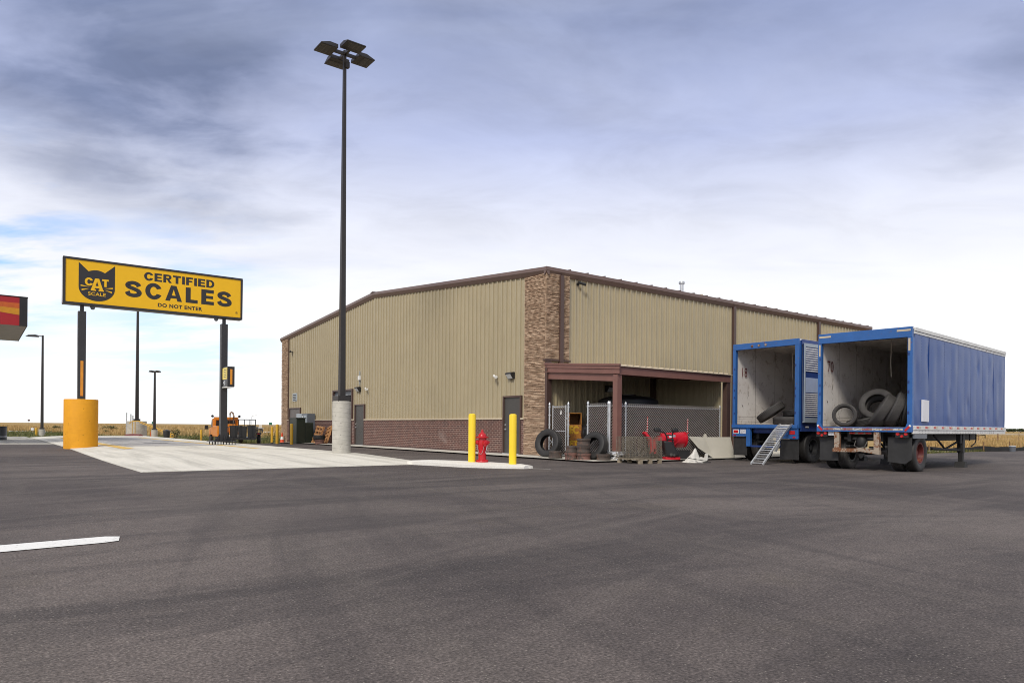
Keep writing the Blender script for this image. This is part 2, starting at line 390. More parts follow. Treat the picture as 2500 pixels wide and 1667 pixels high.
M['cream'] = mat('cream_sheet_metal', (.44, .42, .36), .45, var=.1, vs=2, col2=(.22, .20, .17), c2amt=-.1, c2s=5)
M['cream2'] = mat('cream_sheet_fold', (.50, .475, .405), .42, var=.06, vs=2)
M['shiny_black'] = mat('shiny_black_plastic', (.02, .02, .022), .12, var=.1, bump=.5, bs_=7)
M['tank'] = mat('matt_black_tank', (.008, .008, .010), .5, var=.1)
M['silver'] = mat('silver_wrapped', (.72, .72, .72), .25, .85, var=.15, vs=9, bump=.5, bs_=14)
M['cone'] = mat('cone_orange', (.68, .075, .02), .5)
M['sign_green'] = mat('road_sign_green', (.015, .13, .085), .45)
M['fascia'] = mat('canopy_red', (.40, .010, .016), .35, var=.03)
M['fascia_o'] = mat('canopy_orange', (.56, .11, .012), .35)
M['fascia_y'] = mat('canopy_yellow', (.62, .27, .008), .35)
M['soffit_g'] = mat('canopy_soffit', (.30, .27, .25), .5, var=.15)
M['silt'] = mat('silt_fabric', (.018, .018, .018), .75, var=.3, bump=.5, bs_=6)
M['field'] = m_field('dry_field', [(.16, .13, .05), (.34, .23, .09), (.46, .32, .14), (.40, .27, .13)], .12)
M['verge'] = m_field('green_verge', [(.07, .08, .03), (.11, .12, .045), (.16, .16, .07), (.26, .21, .10)], .3)
M['drygrass'] = m_island('dry_grass', [(0, (.22, .17, .07)), (.4, (.42, .29, .12)), (.8, (.54, .38, .17)), (1, (.44, .27, .14))])
M['greengrass'] = m_island('green_grass', [(0, (.05, .07, .02)), (.5, (.10, .12, .04)), (1, (.24, .21, .09))])
M['leaf'] = m_island('shrub_leaves', [(0, (.025, .04, .018)), (.6, (.055, .075, .03)), (1, (.10, .11, .05))])
M['twig'] = mat('twig', (.09, .065, .04), .9)
M['line_y'] = mat('yellow_road_paint', (.70, .46, .10), .7, var=.1, vs=3, col2=(.50, .47, .40), c2amt=.05, c2s=5)
M['line_w'] = m_worn_line()
M['road_far'] = mat('pale_road', (.62, .60, .55), .9)
M['rope'] = mat('rope', (.52, .46, .38), .9)


# ------------------------------------------------------------------ mesh builder
class MB:
    def __init__(s): s.v = []; s.f = []; s.m = []; s.mi = 0; s.T = Matrix()
    def P(s, *p): return s.T @ Vector(p)
    def face(s, pts):
        i = len(s.v); s.v += [s.T @ Vector(p) for p in pts]; s.f.append(list(range(i, i + len(pts)))); s.m.append(s.mi)
    def raw(s, pts, faces):
        i = len(s.v); s.v += [s.T @ Vector(p) for p in pts]
        for f in faces: s.f.append([k + i for k in f]); s.m.append(s.mi)
    def box(s, x0, x1, y0, y1, z0, z1, T=None):
        p = [Vector((x, y, z)) for z in (z0, z1) for y in (y0, y1) for x in (x0, x1)]
        if T is not None: p = [T @ q for q in p]
        s.raw(p, [(0, 2, 3, 1), (4, 5, 7, 6), (0, 1, 5, 4), (2, 6, 7, 3), (0, 4, 6, 2), (1, 3, 7, 5)])
    def cyl(s, p0, p1, r0, r1=None, n=12, cap=True, phase=0.):
        r1 = r0 if r1 is None else r1
        p0, p1 = Vector(p0), Vector(p1); d = (p1 - p0).normalized()
        u = d.orthogonal().normalized() if abs(d.z) < .999 else Vector((1, 0, 0)); w = d.cross(u)
        pts = []
        for p, r in ((p0, r0), (p1, r1)):
            for k in range(n):
                t = 2 * math.pi * k / n + phase; pts.append(p + (u * math.cos(t) + w * math.sin(t)) * r)
        fs = [(k, (k + 1) % n, n + (k + 1) % n, n + k) for k in range(n)]
        if cap: fs += [tuple(range(n))[::-1], tuple(range(n, 2 * n))]
        s.raw(pts, fs)
    def tube(s, path, r, n=6):
        path = [Vector(p) for p in path]; pts = []; N = len(path)
        for i, p in enumerate(path):
            d = (path[min(i + 1, N - 1)] - path[max(i - 1, 0)]).normalized()
            u = Vector((0, 0, 1)).cross(d)
            u = u.normalized() if u.length > .05 else Vector((1, 0, 0)); w = d.cross(u).normalized()
            for k in range(n):
                t = 2 * math.pi * k / n; pts.append(p + (u * math.cos(t) + w * math.sin(t)) * r)
        fs = [(i * n + k, i * n + (k + 1) % n, (i + 1) * n + (k + 1) % n, (i + 1) * n + k) for i in range(N - 1) for k in range(n)]
        fs += [tuple(range(n))[::-1], tuple(range((N - 1) * n, N * n))]
        s.raw(pts, fs)
    def lathe(s, prof, n=32, closed=False, T=None):
        """profile of (radius, z) about z"""
        pts = []; K = len(prof)
        for k in range(n):
            t = 2 * math.pi * k / n
            for r, z in prof: pts.append(Vector((r * math.cos(t), r * math.sin(t), z)))
        if T is not None: pts = [T @ p for p in pts]
        fs = []
        for k in range(n):
            k2 = (k + 1) % n
            for j in range(K if closed else K - 1):
                j2 = (j + 1) % K; fs.append((k * K + j, k2 * K + j, k2 * K + j2, k * K + j2))
        if not closed:
            if prof[0][0] > 1e-4: fs.append(tuple(k * K for k in range(n))[::-1])
            if prof[-1][0] > 1e-4: fs.append(tuple(k * K + K - 1 for k in range(n)))
        s.raw(pts, fs)
    def prism(s, poly, d0, d1, plane='xz'):
        """2-D polygon extruded along the missing axis"""
        def q(p, d): return {'xz': (p[0], d, p[1]), 'yz': (d, p[0], p[1]), 'xy': (p[0], p[1], d)}[plane]
        n = len(poly); pts = [q(p, d0) for p in poly] + [q(p, d1) for p in poly]
        s.raw(pts, [tuple(range(n))[::-1], tuple(range(n, 2 * n))] + [(k, (k + 1) % n, n + (k + 1) % n, n + k) for k in range(n)])
    def grid(s, fn, nu, nv):
        pts = [fn(i / nu, j / nv) for i in range(nu + 1) for j in range(nv + 1)]
        s.raw(pts, [(i * (nv + 1) + j, (i + 1) * (nv + 1) + j, (i + 1) * (nv + 1) + j + 1, i * (nv + 1) + j + 1) for i in range(nu) for j in range(nv)])
    def build(s, name, mats, parent=None, loc=(0, 0, 0), rz=0., rot=None, sm=35, bev=0., fix=True):
        me = bpy.data.meshes.new(name); me.from_pydata([tuple(v) for v in s.v], [], s.f)
        for m_ in (mats if isinstance(mats, (list, tuple)) else [mats]): me.materials.append(M[m_] if isinstance(m_, str) else m_)
        me.polygons.foreach_set('material_index', s.m)
        if fix:
            bm = bmesh.new(); bm.from_mesh(me)
            bmesh.ops.remove_doubles(bm, verts=bm.verts, dist=1e-5)
            bmesh.ops.recalc_face_normals(bm, faces=bm.faces); bm.to_mesh(me); bm.free()
        if sm:
            me.shade_smooth(); me.set_sharp_from_angle(angle=R(sm))
        me.update()
        o = bpy.data.objects.new(name, me); COL.objects.link(o)
        o.parent = parent; o.location = loc; o.rotation_euler = rot if rot else (0, 0, rz)
        if bev:
            md = o.modifiers.new('bevel', 'BEVEL'); md.width = bev; md.segments = 2; md.limit_method = 'ANGLE'; md.angle_limit = R(40)
        return o


def tag(o, label=None, cat=None, group=None, kind=None):
    if label: o['label'] = label
    if cat: o['category'] = cat
    if group: o['group'] = group
    if kind: o['kind'] = kind
    return o
def thing(name, label, cat, loc=(0, 0, 0), rz=0., group=None, rot=None):
    o = bpy.data.objects.new(name, None); COL.objects.link(o); o.empty_display_size = .3
    o.location = loc; o.rotation_euler = rot if rot else (0, 0, rz)
    return tag(o, label, cat, group)
def dup(root, loc, rz=None, label=None, group=None, rot=None, scale=None):
    r_ = root.copy(); COL.objects.link(r_); r_.location = loc
    if rot: r_.rotation_euler = rot
    elif rz is not None: r_.rotation_euler = (0, 0, rz)
    if scale: r_.scale = (scale,) * 3
    if label: r_['label'] = label
    if group: r_['group'] = group
    for c in list(root.children):
        k = c.copy(); COL.objects.link(k); k.parent = r_
        for q in list(c.children):
            d = q.copy(); COL.objects.link(d); d.parent = k
    return r_


def text_geo(body, bold=0., spacing=1.):
    """outline of a line of text as (verts2d, faces)"""
    cu = bpy.data.curves.new('lettering', 'FONT'); cu.body = body; cu.offset = bold; cu.space_character = spacing; cu.resolution_u = 6; cu.fill_mode = 'FRONT'
    to = bpy.data.objects.new('lettering', cu); COL.objects.link(to)
    dg = bpy.context.evaluated_depsgraph_get(); me = bpy.data.meshes.new_from_object(to.evaluated_get(dg))
    v = [(p.co.x, p.co.y) for p in me.vertices]; f = [tuple(p.vertices) for p in me.polygons]
    bpy.data.objects.remove(to); bpy.data.curves.remove(cu); bpy.data.meshes.remove(me)
    return v, f
def letters(mb, body, x0, x1, z0, z1, fn, bold=0., spacing=1.):
    """fit text into a rectangle; fn maps (u, w) to a 3-D point"""
    v, f = text_geo(body, bold, spacing)
    xs = [p[0] for p in v]; ys = [p[1] for p in v]; ax, bx, ay, by = min(xs), max(xs), min(ys), max(ys)
    mb.raw([fn(x0 + (p[0] - ax) / (bx - ax) * (x1 - x0), z0 + (p[1] - ay) / (by - ay) * (z1 - z0)) for p in v], f)


# ================================================================== ground
def sheet(name, b0, b1, a0, a1, nb, na, z, m, label=None, fn=None, skip=None):
    mb = MB()
    zz = fn or (lambda b, a: gz(b, a) + z)
    def p(u, v):
        b, a = b0 + (b1 - b0) * u, a0 + (a1 - a0) * v
        return (b, a, zz(b, a))
    mb.grid(p, nb, na)
    if skip:
        keep = [i for i, f in enumerate(mb.f) if not skip(*(sum((mb.v[k] for k in f), Vector()) / 4).xy)]
        mb.f = [mb.f[i] for i in keep]; mb.m = [mb.m[i] for i in keep]
    o = mb.build(name, m, None, C0, PHI, sm=60)
    for pl in o.data.polygons:
        if pl.normal.z < 0: pl.flip()
    return tag(o, label, None, None, 'structure')


ax_ = sorted(set([-6000, -3000, -1500, -800, -450, -280, -200] + list(range(-160, 161, 8)) + [200, 280, 450, 800, 1500, 3000, 6000]))
ay_ = sorted(set([-600, -300, -150, -80] + list(range(-56, 121, 4)) + [150, 200, 280, 400, 600, 1000, 2000, 4000, 8000]))
mb = MB(); nbx, nay = len(ax_), len(ay_)
def hump(a, b): return 0
mb.raw([(b, a, gz(b, a) - .012) for b in ax_ for a in ay_], [(i * nay + j, (i + 1) * nay + j, (i + 1) * nay + j + 1, i * nay + j + 1) for i in range(nbx - 1) for j in range(nay - 1)])
o = mb.build('ground', 'field', None, C0, PHI, sm=60); tag(o, None, None, None, 'structure')
sheet('asphalt_lot', -60, 18, -60, 31, 39, 46, 0, 'asphalt')
sheet('asphalt_yard', 18, 60, -60, -5, 14, 20, 0, 'asphalt')
sheet('concrete_lot', -70, -13.6, 23.4, 48, 20, 14, .006, 'lot')
def slab_z(b, a):
    e = min(smooth((a + 2.2) / 6.5), smooth((b + 14.2) / 2.6))
    return gz(b, a) * 0 + .012 + .12 * e
mb = MB()
SB0, SB1, SA0, SA1 = -13.9, -5.92, -2.2, 43.
def edge_b(v): return SB0 + .35 * smooth((v * (SA1 - SA0) - 2) / 22)
def slab_p(u, v):
    a = SA0 + (SA1 - SA0) * v; b = edge_b(v) + (SB1 - edge_b(v)) * u
    return (b, a, slab_z(b, a))
mb.grid(slab_p, 12, 50)
nv_ = 50
def skirt(p, q): mb.face([p, q, (q[0], q[1], -.5), (p[0], p[1], -.5)])
for i in range(nv_):
    for u in (0, 1): skirt(slab_p(u, i / nv_), slab_p(u, (i + 1) / nv_))
for i in range(12):
    for v in (0, 1): skirt(slab_p(i / 12, v), slab_p((i + 1) / 12, v))
o = mb.build('scale_pad', 'slab', None, C0, PHI, sm=30); tag(o, None, None, None, 'structure')
def on_slab(name, b0, b1, a0, a1, m, lift=.004, n=6):
    return sheet(name, b0, b1, a0, a1, 3, n, 0, m, fn=lambda b, a: slab_z(b, a) + lift)
on_slab('scale_deck', -11.7, -7.9, 14.25, 36.5, 'deck', n=30)
on_slab('deck_joint', -12.6, -6.0, 14.15, 14.23, 'dirtyblack', .003, 2)
on_slab('yellow_line', -12.25, -11.85, 11.0, 36, 'line_y', .004, 30)
on_slab('yellow_line', -7.75, -7.45, 9.3, 36, 'line_y', .004, 30)
for bb, aa in ((-9.6, 19), (-10.4, 25), (-11, 31), (-8.4, 23.5)):
    on_slab('deck_plate', bb - .55, bb + .55, aa - .3, aa + .3, 'dirtyblack', .008, 2)
sheet('yellow_line', -16.2, -15.9, 25, 47, 2, 8, .010, 'line_y')
sheet('building_apron', -1.35, 0.02, -4.0, 28.4, 2, 20, .05, 'apron', fn=lambda b, a: .055 + gz(b, a) * .9)
sheet('building_apron', .02, 24.6, -4.55, .02, 12, 3, .05, 'apron', fn=lambda b, a: .055 if b < 8 else .055)
# worn white parking line in the near left
mb = MB(); mb.face([(-8.66, 2.94, .004), (-8.38, 2.54, .004), (-3.80, 6.66, .004), (-3.73, 6.78, .004), (-3.86, 7.03, .004), (-4.0, 7.02, .004)])
tag(mb.build('parking_line', 'line_w', None, (0, 0, .003), sm=0), None, None, None, 'structure')
# kerb nose that carries the two bollards and the hydrant
mb = MB()
kz = .095
front = [(-6.9, -2.0), (-6.55, -3.2), (-6.30, -4.15), (-5.60, -5.1), (-5.25, -5.40)]
back = [(-5.93, -1.9), (-5.35, -2.6), (-4.85, -3.4), (-4.62, -4.6), (-4.92, -5.36)]
def kern(u, v):
    i = min(3, int(u * 4)); t = u * 4 - i
    f0 = Vector(front[i]).lerp(Vector(front[i + 1]), t); b0 = Vector(back[i]).lerp(Vector(back[i + 1]), t)
    p = f0.lerp(b0, v)
    return (p.x, p.y, .02 + kz * (1 - .35 * smooth(u)) - (.02 if v in (0, 1) else 0))
mb.grid(kern, 16, 6)
for i in range(16):
    for v in (0, 1): skirt(kern(i / 16, v), kern((i + 1) / 16, v))
for j in range(6): skirt(kern(1, j / 6), kern(1, (j + 1) / 6)); skirt(kern(0, j / 6), kern(0, (j + 1) / 6))
o = mb.build('kerb', 'kerb', None, C0, PHI, sm=40); tag(o, None, None, None, 'structure')
mb = MB(); mb.face([(.46, 19.12, .005), (1.05, 18.93, .005), (1.02, 18.99, .005), (.46, 19.2, .005)])
tag(mb.build('paint_stripe', 'kerb', None, (0, 0, .003), sm=0), None, None, None, 'structure')
# verge, far roads
sheet('grass_verge', -60, 40, 31, 84, 20, 14, .0, 'verge', skip=lambda b, a: b < -13.5 and a < 48)
sheet('grass_verge', -90, -60, 23, 84, 6, 14, .0, 'verge')
def strip(name, p, q, w, z, m):
    p, q = Vector(p), Vector(q); d = (q - p).normalized(); n = Vector((-d.y, d.x)) * w / 2; mb = MB()
    def f(u, v): c = p.lerp(q, u) + n * (2 * v - 1); return (c.x, c.y, gzw(c.x, c.y) + z)
    mb.grid(f, 60, 2); o = mb.build(name, m, None, sm=60)
    for pl in o.data.polygons:
        if pl.normal.z < 0: pl.flip()
    return tag(o, None, None, None, 'structure')
strip('far_road', (-170, -25), (60, 221), 8, .03, 'road_far')
strip('highway', (30, 205), (500, 330), 16, .03, 'road_far')
for pl in [p for o in bpy.data.objects if o.type == 'MESH' and o.name.startswith(('far_road', 'highway', 'parking', 'paint')) for p in o.data.polygons]:
    if pl.normal.z < 0: pl.flip()


# ------------------------------------------------------------------ heavy block lettering, drawn as filled strokes
def glyph(ch):
    """(width, list of polygons) in a unit-height box"""
    def rib(outer, inner): return [[outer[i], outer[i + 1], inner[i + 1], inner[i]] for i in range(len(outer) - 1)]
    def arc(cx, cy, rx, ry, a0, a1, n=20): return [(cx + rx * math.cos(R(a0 + (a1 - a0) * k / n)), cy + ry * math.sin(R(a0 + (a1 - a0) * k / n))) for k in range(n + 1)]
    w, h = .33, .225
    if ch == 'I': return w, [[(0, 0), (w, 0), (w, 1), (0, 1)]]
    if ch == 'L': return .80, [[(0, 0), (.80, 0), (.80, h), (w, h), (w, 1), (0, 1)]]
    if ch == 'T': return .92, [[(.295, 0), (.625, 0), (.625, 1 - h), (.92, 1 - h), (.92, 1), (0, 1), (0, 1 - h), (.295, 1 - h)]]
    if ch == 'E': return .86, [[(0, 0), (.86, 0), (.86, h), (w, h), (w, .405), (.80, .405), (.80, .60), (w, .60), (w, 1 - h), (.85, 1 - h), (.85, 1), (0, 1)]]
    if ch == 'F': return .82, [[(0, 0), (w, 0), (w, .39), (.74, .39), (.74, .59), (w, .59), (w, 1 - h), (.82, 1 - h), (.82, 1), (0, 1)]]
    if ch == 'A': return 1.08, [[(0, 0), (.30, 0), (.54, .76), (.54, 1), (.365, 1)], [(.78, 0), (1.08, 0), (.715, 1), (.54, 1), (.54, .76)], [(.357, .18), (.723, .18), (.666, .36), (.414, .36)]]
    if ch == 'C': return 1.02, rib(arc(.53, .5, .53, .52, 24, 336, 40), arc(.53, .5, .22, .285, 30, 330, 40))
    if ch == 'D': return .98, [[(0, 0), (w, 0), (w, 1), (0, 1)]] + rib([(w, 1), (.46, 1)] + arc(.46, .5, .52, .5, 84, -84, 24) + [(.46, 0), (w, 0)], [(w, .785), (.44, .785)] + arc(.44, .5, .25, .285, 84, -84, 24) + [(.44, .215), (w, .215)])
    if ch == 'R': return .98, [[(0, 0), (w, 0), (w, 1), (0, 1)], [(.42, .40), (.70, .42), (.98, 0), (.65, 0)]] + rib([(w, 1), (.62, 1)] + arc(.62, .70, .32, .30, 84, -84, 20) + [(.62, .40), (w, .40)], [(w, .80), (.58, .80)] + arc(.58, .70, .085, .10, 84, -84, 20) + [(.58, .60), (w, .60)])
    if ch == 'S':
        P = [(.83, .69), (.74, .82), (.50, .895), (.25, .835), (.155, .715), (.25, .605), (.50, .525), (.755, .425), (.85, .285), (.75, .155), (.49, .10), (.22, .165), (.12, .32)]
        S_ = []
        for i in range(len(P) - 1):
            p0, p1, p2, p3 = P[max(i - 1, 0)], P[i], P[i + 1], P[min(i + 2, len(P) - 1)]
            for k in range(6):
                t = k / 6; S_.append(tuple(.5 * (2 * p1[j] + (p2[j] - p0[j]) * t + (2 * p0[j] - 5 * p1[j] + 4 * p2[j] - p3[j]) * t * t + (3 * p1[j] - p0[j] - 3 * p2[j] + p3[j]) * t ** 3) for j in (0, 1)))
        S_.append(P[-1]); o, i_ = [], []
        for k, p in enumerate(S_):
            a, b = S_[max(k - 1, 0)], S_[min(k + 1, len(S_) - 1)]; dx, dy = b[0] - a[0], b[1] - a[1]; q = math.hypot(dx, dy); nx, ny = -dy / q, dx / q
            th = math.hypot(.158 * nx, .113 * ny); o.append((p[0] + nx * th, p[1] + ny * th)); i_.append((p[0] - nx * th, p[1] - ny * th))
        return .98, rib(o, i_)
def block_text(mb, body, x0, x1, z0, z1, fn, gap=.14):
    g_ = [glyph(c) for c in body]; tot = sum(w for w, _ in g_) + gap * (len(g_) - 1); sc = (x1 - x0) / tot; x = 0
    for w, polys in g_:
        for p in polys: mb.face([fn(x0 + (x + q[0]) * sc, z0 + q[1] * (z1 - z0)) for q in p])
        x += w + gap
# ================================================================== the metal building
BL = 24.2; AD = 28.1; RIDGE = 14.1
def roofz(a): return 7.02 + 1.08 * (1 - abs(a - RIDGE) / RIDGE)
bld = thing('metal_building', 'tan ribbed metal building with brick base and stone corner pillars', 'building', C0, PHI)
PROF = [(0, 0), (.008, .048), (.062, .048), (.070, 0), (.150, 0), (.155, .010), (.172, .010), (.177, 0), (.222, 0), (.227, .010), (.244, .010), (.249, 0)]
def siding(mb, fn, s0, s1, bot, top, openings=(), pitch=.305, dirn=1):
    br = []
    k = 0
    while s0 + k * pitch < s1:
        for o, d in PROF:
            s = s0 + k * pitch + o
            if s < s1: br.append((s, d))
        k += 1
    br.append((s1, 0))
    for a0, a1, _ in openings:
        for e in (a0, a1):
            for i in range(len(br) - 1):
                if br[i][0] < e < br[i + 1][0]:
                    t = (e - br[i][0]) / (br[i + 1][0] - br[i][0]); br.insert(i + 1, (e, br[i][1] + t * (br[i + 1][1] - br[i][1]))); break
    for (s, d), (s2, d2) in zip(br, br[1:]):
        zb = bot; mid = (s + s2) / 2
        for a0, a1, zt in openings:
            if a0 < mid < a1: zb = zt
        mb.face([fn(s, d, zb), fn(s2, d2, zb), fn(s2, d2, top(s2)), fn(s, d, top(s))])


DOORS = [(1.40, 2.58, 2.34), (15.20, 16.42, 2.28), (16.75, 19.42, 3.16), (24.62, 26.66, 2.24)]
WAIN = 1.45
mb = MB()
siding(mb, lambda s, d, z: (-d, s, z), 1.22, 14.1, WAIN, lambda s: roofz(s) - .08, DOORS)
siding(mb, lambda s, d, z: (-d, s, z), 14.1, 26.9, WAIN, lambda s: roofz(s) - .08, DOORS)
mb.build('gable_siding', 'siding', bld, sm=20)
mb = MB()
siding(mb, lambda s, d, z: (s, -d, z), .16, 1.06, .06, lambda s: 3.62)
siding(mb, lambda s, d, z: (s, -d, z), 1.06, BL, .06, lambda s: 6.86)
mb.build('side_siding', 'siding', bld, sm=20)
mb = MB()                                               # the walls turned away from the camera
mb.face([(BL, 0, 0), (BL, AD, 0), (BL, AD, 7.02), (BL, RIDGE, 8.1), (BL, 0, 7.02)]); mb.face([(0, AD, -.3), (BL, AD, -.3), (BL, AD, 7.02), (0, AD, 7.02)])
mb.build('back_wall', 'siding', bld, sm=0)
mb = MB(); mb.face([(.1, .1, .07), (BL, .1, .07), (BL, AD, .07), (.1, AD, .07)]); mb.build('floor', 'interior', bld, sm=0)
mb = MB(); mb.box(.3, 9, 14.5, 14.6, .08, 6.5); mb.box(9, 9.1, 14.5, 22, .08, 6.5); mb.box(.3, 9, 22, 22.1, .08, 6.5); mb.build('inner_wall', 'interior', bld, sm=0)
# brick wainscot in pieces between the openings, with a pale ledge on top
segs = [(1.2, 1.38), (2.6, 15.18), (16.44, 16.73), (19.44, 24.6), (26.68, 26.9)]
mb = MB()
for a0, a1 in segs: mb.box(-.09, .03, a0, a1, -.25, WAIN - .05)
mb.build('brick_base', 'brick', bld, sm=0)
mb = MB()
for a0, a1 in segs: mb.box(-.125, .03, a0 - .012, a1 + .012, WAIN - .047, WAIN + .015)
mb.build('ledge', 'ledge', bld, sm=0, bev=.006)
mb = MB()
for a0, a1 in segs: mb.box(-.10, .03, a0 - .004, a1 + .004, -.02, .10)
mb.build('base_flashing', 'brown', bld, sm=0)


def stones(mb, fn, s0, s1, z0, z1, rng, cap=0.0):
    z = z0
    while z < z1 - .01:
        h = rng.choice((.03, .036, .042, .05)); h = min(h, z1 - z); s = s0 - rng.random() * .1
        while s < s1:
            L = rng.uniform(.09, .34); e = min(s + L, s1); st = max(s, s0)
            if e - st > .015:
                d = rng.uniform(.0, .026); q = .0025; t = rng.uniform(-.006, .006)
                lo, hi_ = z + q, z + h - q
                P = [fn(st + q, 0, lo), fn(e - q, 0, lo), fn(e - q, 0, hi_), fn(st + q, 0, hi_),
                     fn(st + q, d + .06, lo + .004), fn(e - q, d + .06 + t, lo + .004), fn(e - q, d + .052 + t, hi_ - .006), fn(st + q, d + .05, hi_ - .006)]
                mb.raw(P, [(4, 5, 6, 7), (0, 1, 5, 4), (1, 2, 6, 5), (2, 3, 7, 6), (3, 0, 4, 7)])
            s += L
        z += h


rng = random.Random(3)
def pillar(name, a0, a1, with_side):
    mb = MB(); mb.box(-.045, .05, a0, a1, -.3, 6.86); 
    if with_side: mb.box(.05, 1.04, -.045, .05, 3.64, 6.86)
    core = mb.build(name, 'grout', bld, sm=0)
    mb = MB()
    stones(mb, lambda s, d, z: (-.045 - d, s, z), a0 - (.06 if with_side else 0), a1, .06 if with_side else -.16, 6.84, rng)
    if with_side:
        stones(mb, lambda s, d, z: (s, -.045 - d, z), -.11, 1.04, 3.66, 6.84, rng)
        stones(mb, lambda s, d, z: (s, -.01 - d, z), -.10, .02, .06, 3.66, rng)
    mb.build('stone_facing', 'stone', core, sm=0)
    mb = MB()
    if with_side:
        mb.box(-.07, .02, a1 + .002, a1 + .03, .06, 6.84); mb.box(1.042, 1.075, -.07, .02, 3.64, 6.84); mb.box(-.16, 1.08, -.165, .02, 3.585, 3.645)
    else:
        mb.box(-.07, .02, a0 - .06, a0 - .002, -.2, 6.84)
    mb.build('trim', 'brown', core, sm=0)
pillar('stone_pillar', 0., 1.19, True)
pillar('stone_pillar', 26.92, 28.06, False)
# roof, ribs, fascia
mb = MB()
mb.prism([(-.12, 6.93), (RIDGE, 8.03), (AD + .12, 6.93), (AD + .12, 7.03), (RIDGE, 8.13), (-.12, 7.03)], -.06, BL + .1, 'yz')
roof = mb.build('roof', 'brown_gutter', bld, sm=0)
mb = MB()
k = 1.05
while k < BL:
    for s in (0, 1):
        A = Vector((k, -.15 if s == 0 else AD + .15, 7.04)); Bq = Vector((k, RIDGE, 8.14))
        d = (Bq - A); n = Vector((0, -d.z, d.y)).normalized() * .055; w = Vector((.018, 0, 0)); 
        if s: n = -n
        mb.raw([A - w, A + w, A + w * .6 + n, A - w * .6 + n, Bq - w, Bq + w, Bq + w * .6 + n, Bq - w * .6 + n], [(0, 1, 2, 3), (4, 5, 6, 7), (0, 1, 5, 4), (1, 2, 6, 5), (2, 3, 7, 6), (3, 0, 4, 7)])
    k += .914
mb.build('standing_seam', 'brown', roof, sm=0)
mb = MB(); mb.prism([(RIDGE - .25, 8.13), (RIDGE, 8.20), (RIDGE + .25, 8.13)], -.2, BL + .1, 'yz'); mb.build('ridge_cap', 'brown_gutter', roof, sm=0)
GP = [(0, .03), (.16, .03), (.165, -.10), (.06, -.25), (0, -.25)]
mb = MB()                                                # gable rake trim: a two-faced boxed fascia
pts = [(-.16, roofz(0) - .012), (RIDGE, roofz(RIDGE) + .02), (AD + .16, roofz(0) - .012)]
P = [[(-.005 - d, a, z + h) for d, h in GP] for a, z in pts]
for A, Bq in zip(P, P[1:]):
    for j in range(5): mb.face([A[j], A[(j + 1) % 5], Bq[(j + 1) % 5], Bq[j]])
mb.face(P[0]); mb.face(P[-1])
mb.build('rake_trim', 'brown_gutter', roof, sm=0)
mb = MB()
P = [[(b, -.005 - d, 7.02 + h) for d, h in GP] for b in (-.16, BL + .12)]
for j in range(5): mb.face([P[0][j], P[0][(j + 1) % 5], P[1][(j + 1) % 5], P[1][j]])
mb.face(P[0]); mb.face(P[1])
mb.build('gutter', 'brown_gutter', roof, sm=0)
for b, zb in ((.605, 3.55), (11.32, .12), (18.7, .12)):
    mb = MB(); mb.box(b - .085, b + .085, -.20 if b < 1 else -.16, -.09 if b < 1 else -.04, zb, 6.80)
    mb.prism([(-.20 if b < 1 else -.16, zb), (-.09 if b < 1 else -.04, zb), (-.16, zb - .1), (-.27, zb - .06)], b - .08, b + .08, 'yz')
    mb.build('downspout', 'brown', bld, sm=0, bev=.01)
for b, zt, r_, m_ in ((8.4, 7.62, .085, 'steel'), (9.8, 7.30, .075, 'ledge')):
    mb = MB(); mb.cyl((b, .6, 7.0), (b, .6, zt), r_, n=14)
    if b < 9: mb.cyl((b, .6, zt - .02), (b, .6, zt + .02), r_ * 1.5, r_ * 1.5, 14); mb.cyl((b, .6, zt + .035), (b, .6, zt + .09), r_ * 1.6, r_ * 1.3, 14)
    mb.build('vent_pipe', m_, roof)


def door(a0, a1, zt, m_, leaves=1, lever=True, z0=.08):
    mb = MB(); j = .065
    mb.box(-.10, .03, a0, a0 + j, z0 - .05, zt); mb.box(-.10, .03, a1 - j, a1, z0 - .05, zt); mb.box(-.10, .03, a0 + j, a1 - j, zt - j, zt)
    fr = None
    lf = MB(); w = (a1 - a0 - 2 * j) / leaves
    for k in range(leaves): lf.box(-.045, .0, a0 + j + k * w + .004, a0 + j + (k + 1) * w - .004, z0, zt - j - .004)
    d = lf.build('door', m_, bld, sm=0, bev=.004)
    mb.build('door_frame', 'brown', d, sm=0)
    s = MB(); s.box(-.16, -.046, a0 + j, a1 - j, z0 - .03, z0 - .003); s.build('threshold', 'steel', d, sm=0)
    if lever:
        ah = a1 - j - .09
        h = MB(); h.cyl((-.046, ah, 1.02), (-.075, ah, 1.02), .035); h.cyl((-.075, ah, 1.02), (-.11, ah, 1.02), .012); h.cyl((-.105, ah + .01, 1.02), (-.105, ah - .13, 1.02), .013)
        h.build('handle', 'chrome', d)
        h = MB(); h.cyl((-.046, ah, 1.20), (-.075, ah, 1.20), .032); h.build('deadbolt', 'chrome', d)
    return d
door(*DOORS[0], 'door_grey'); door(*DOORS[1], 'door_grey', z0=.07); door(*DOORS[3], 'door_far', 2, False, z0=-.08)
a0, a1, zt = DOORS[2]
mb = MB()
for k in range(5): mb.box(-.0 + .012 * (k % 2), .06, a0 + .09, a1 - .09, zt - .30 + k * .045, zt - .262 + k * .045)
d = mb.build('roll_door', 'panel_grey', bld, sm=0)
mb = MB(); mb.box(-.11, .1, a0, a0 + .09, 0, zt); mb.box(-.11, .1, a1 - .09, a1, 0, zt); mb.box(-.11, .1, a0 + .09, a1 - .09, zt - .09, zt); mb.build('door_frame', 'brown', d, sm=0)
mb = MB(); mb.box(.0, .05, a0 + .09, a1 - .09, zt - .32, zt - .302); mb.build('bottom_bar', 'steel', d, sm=0)
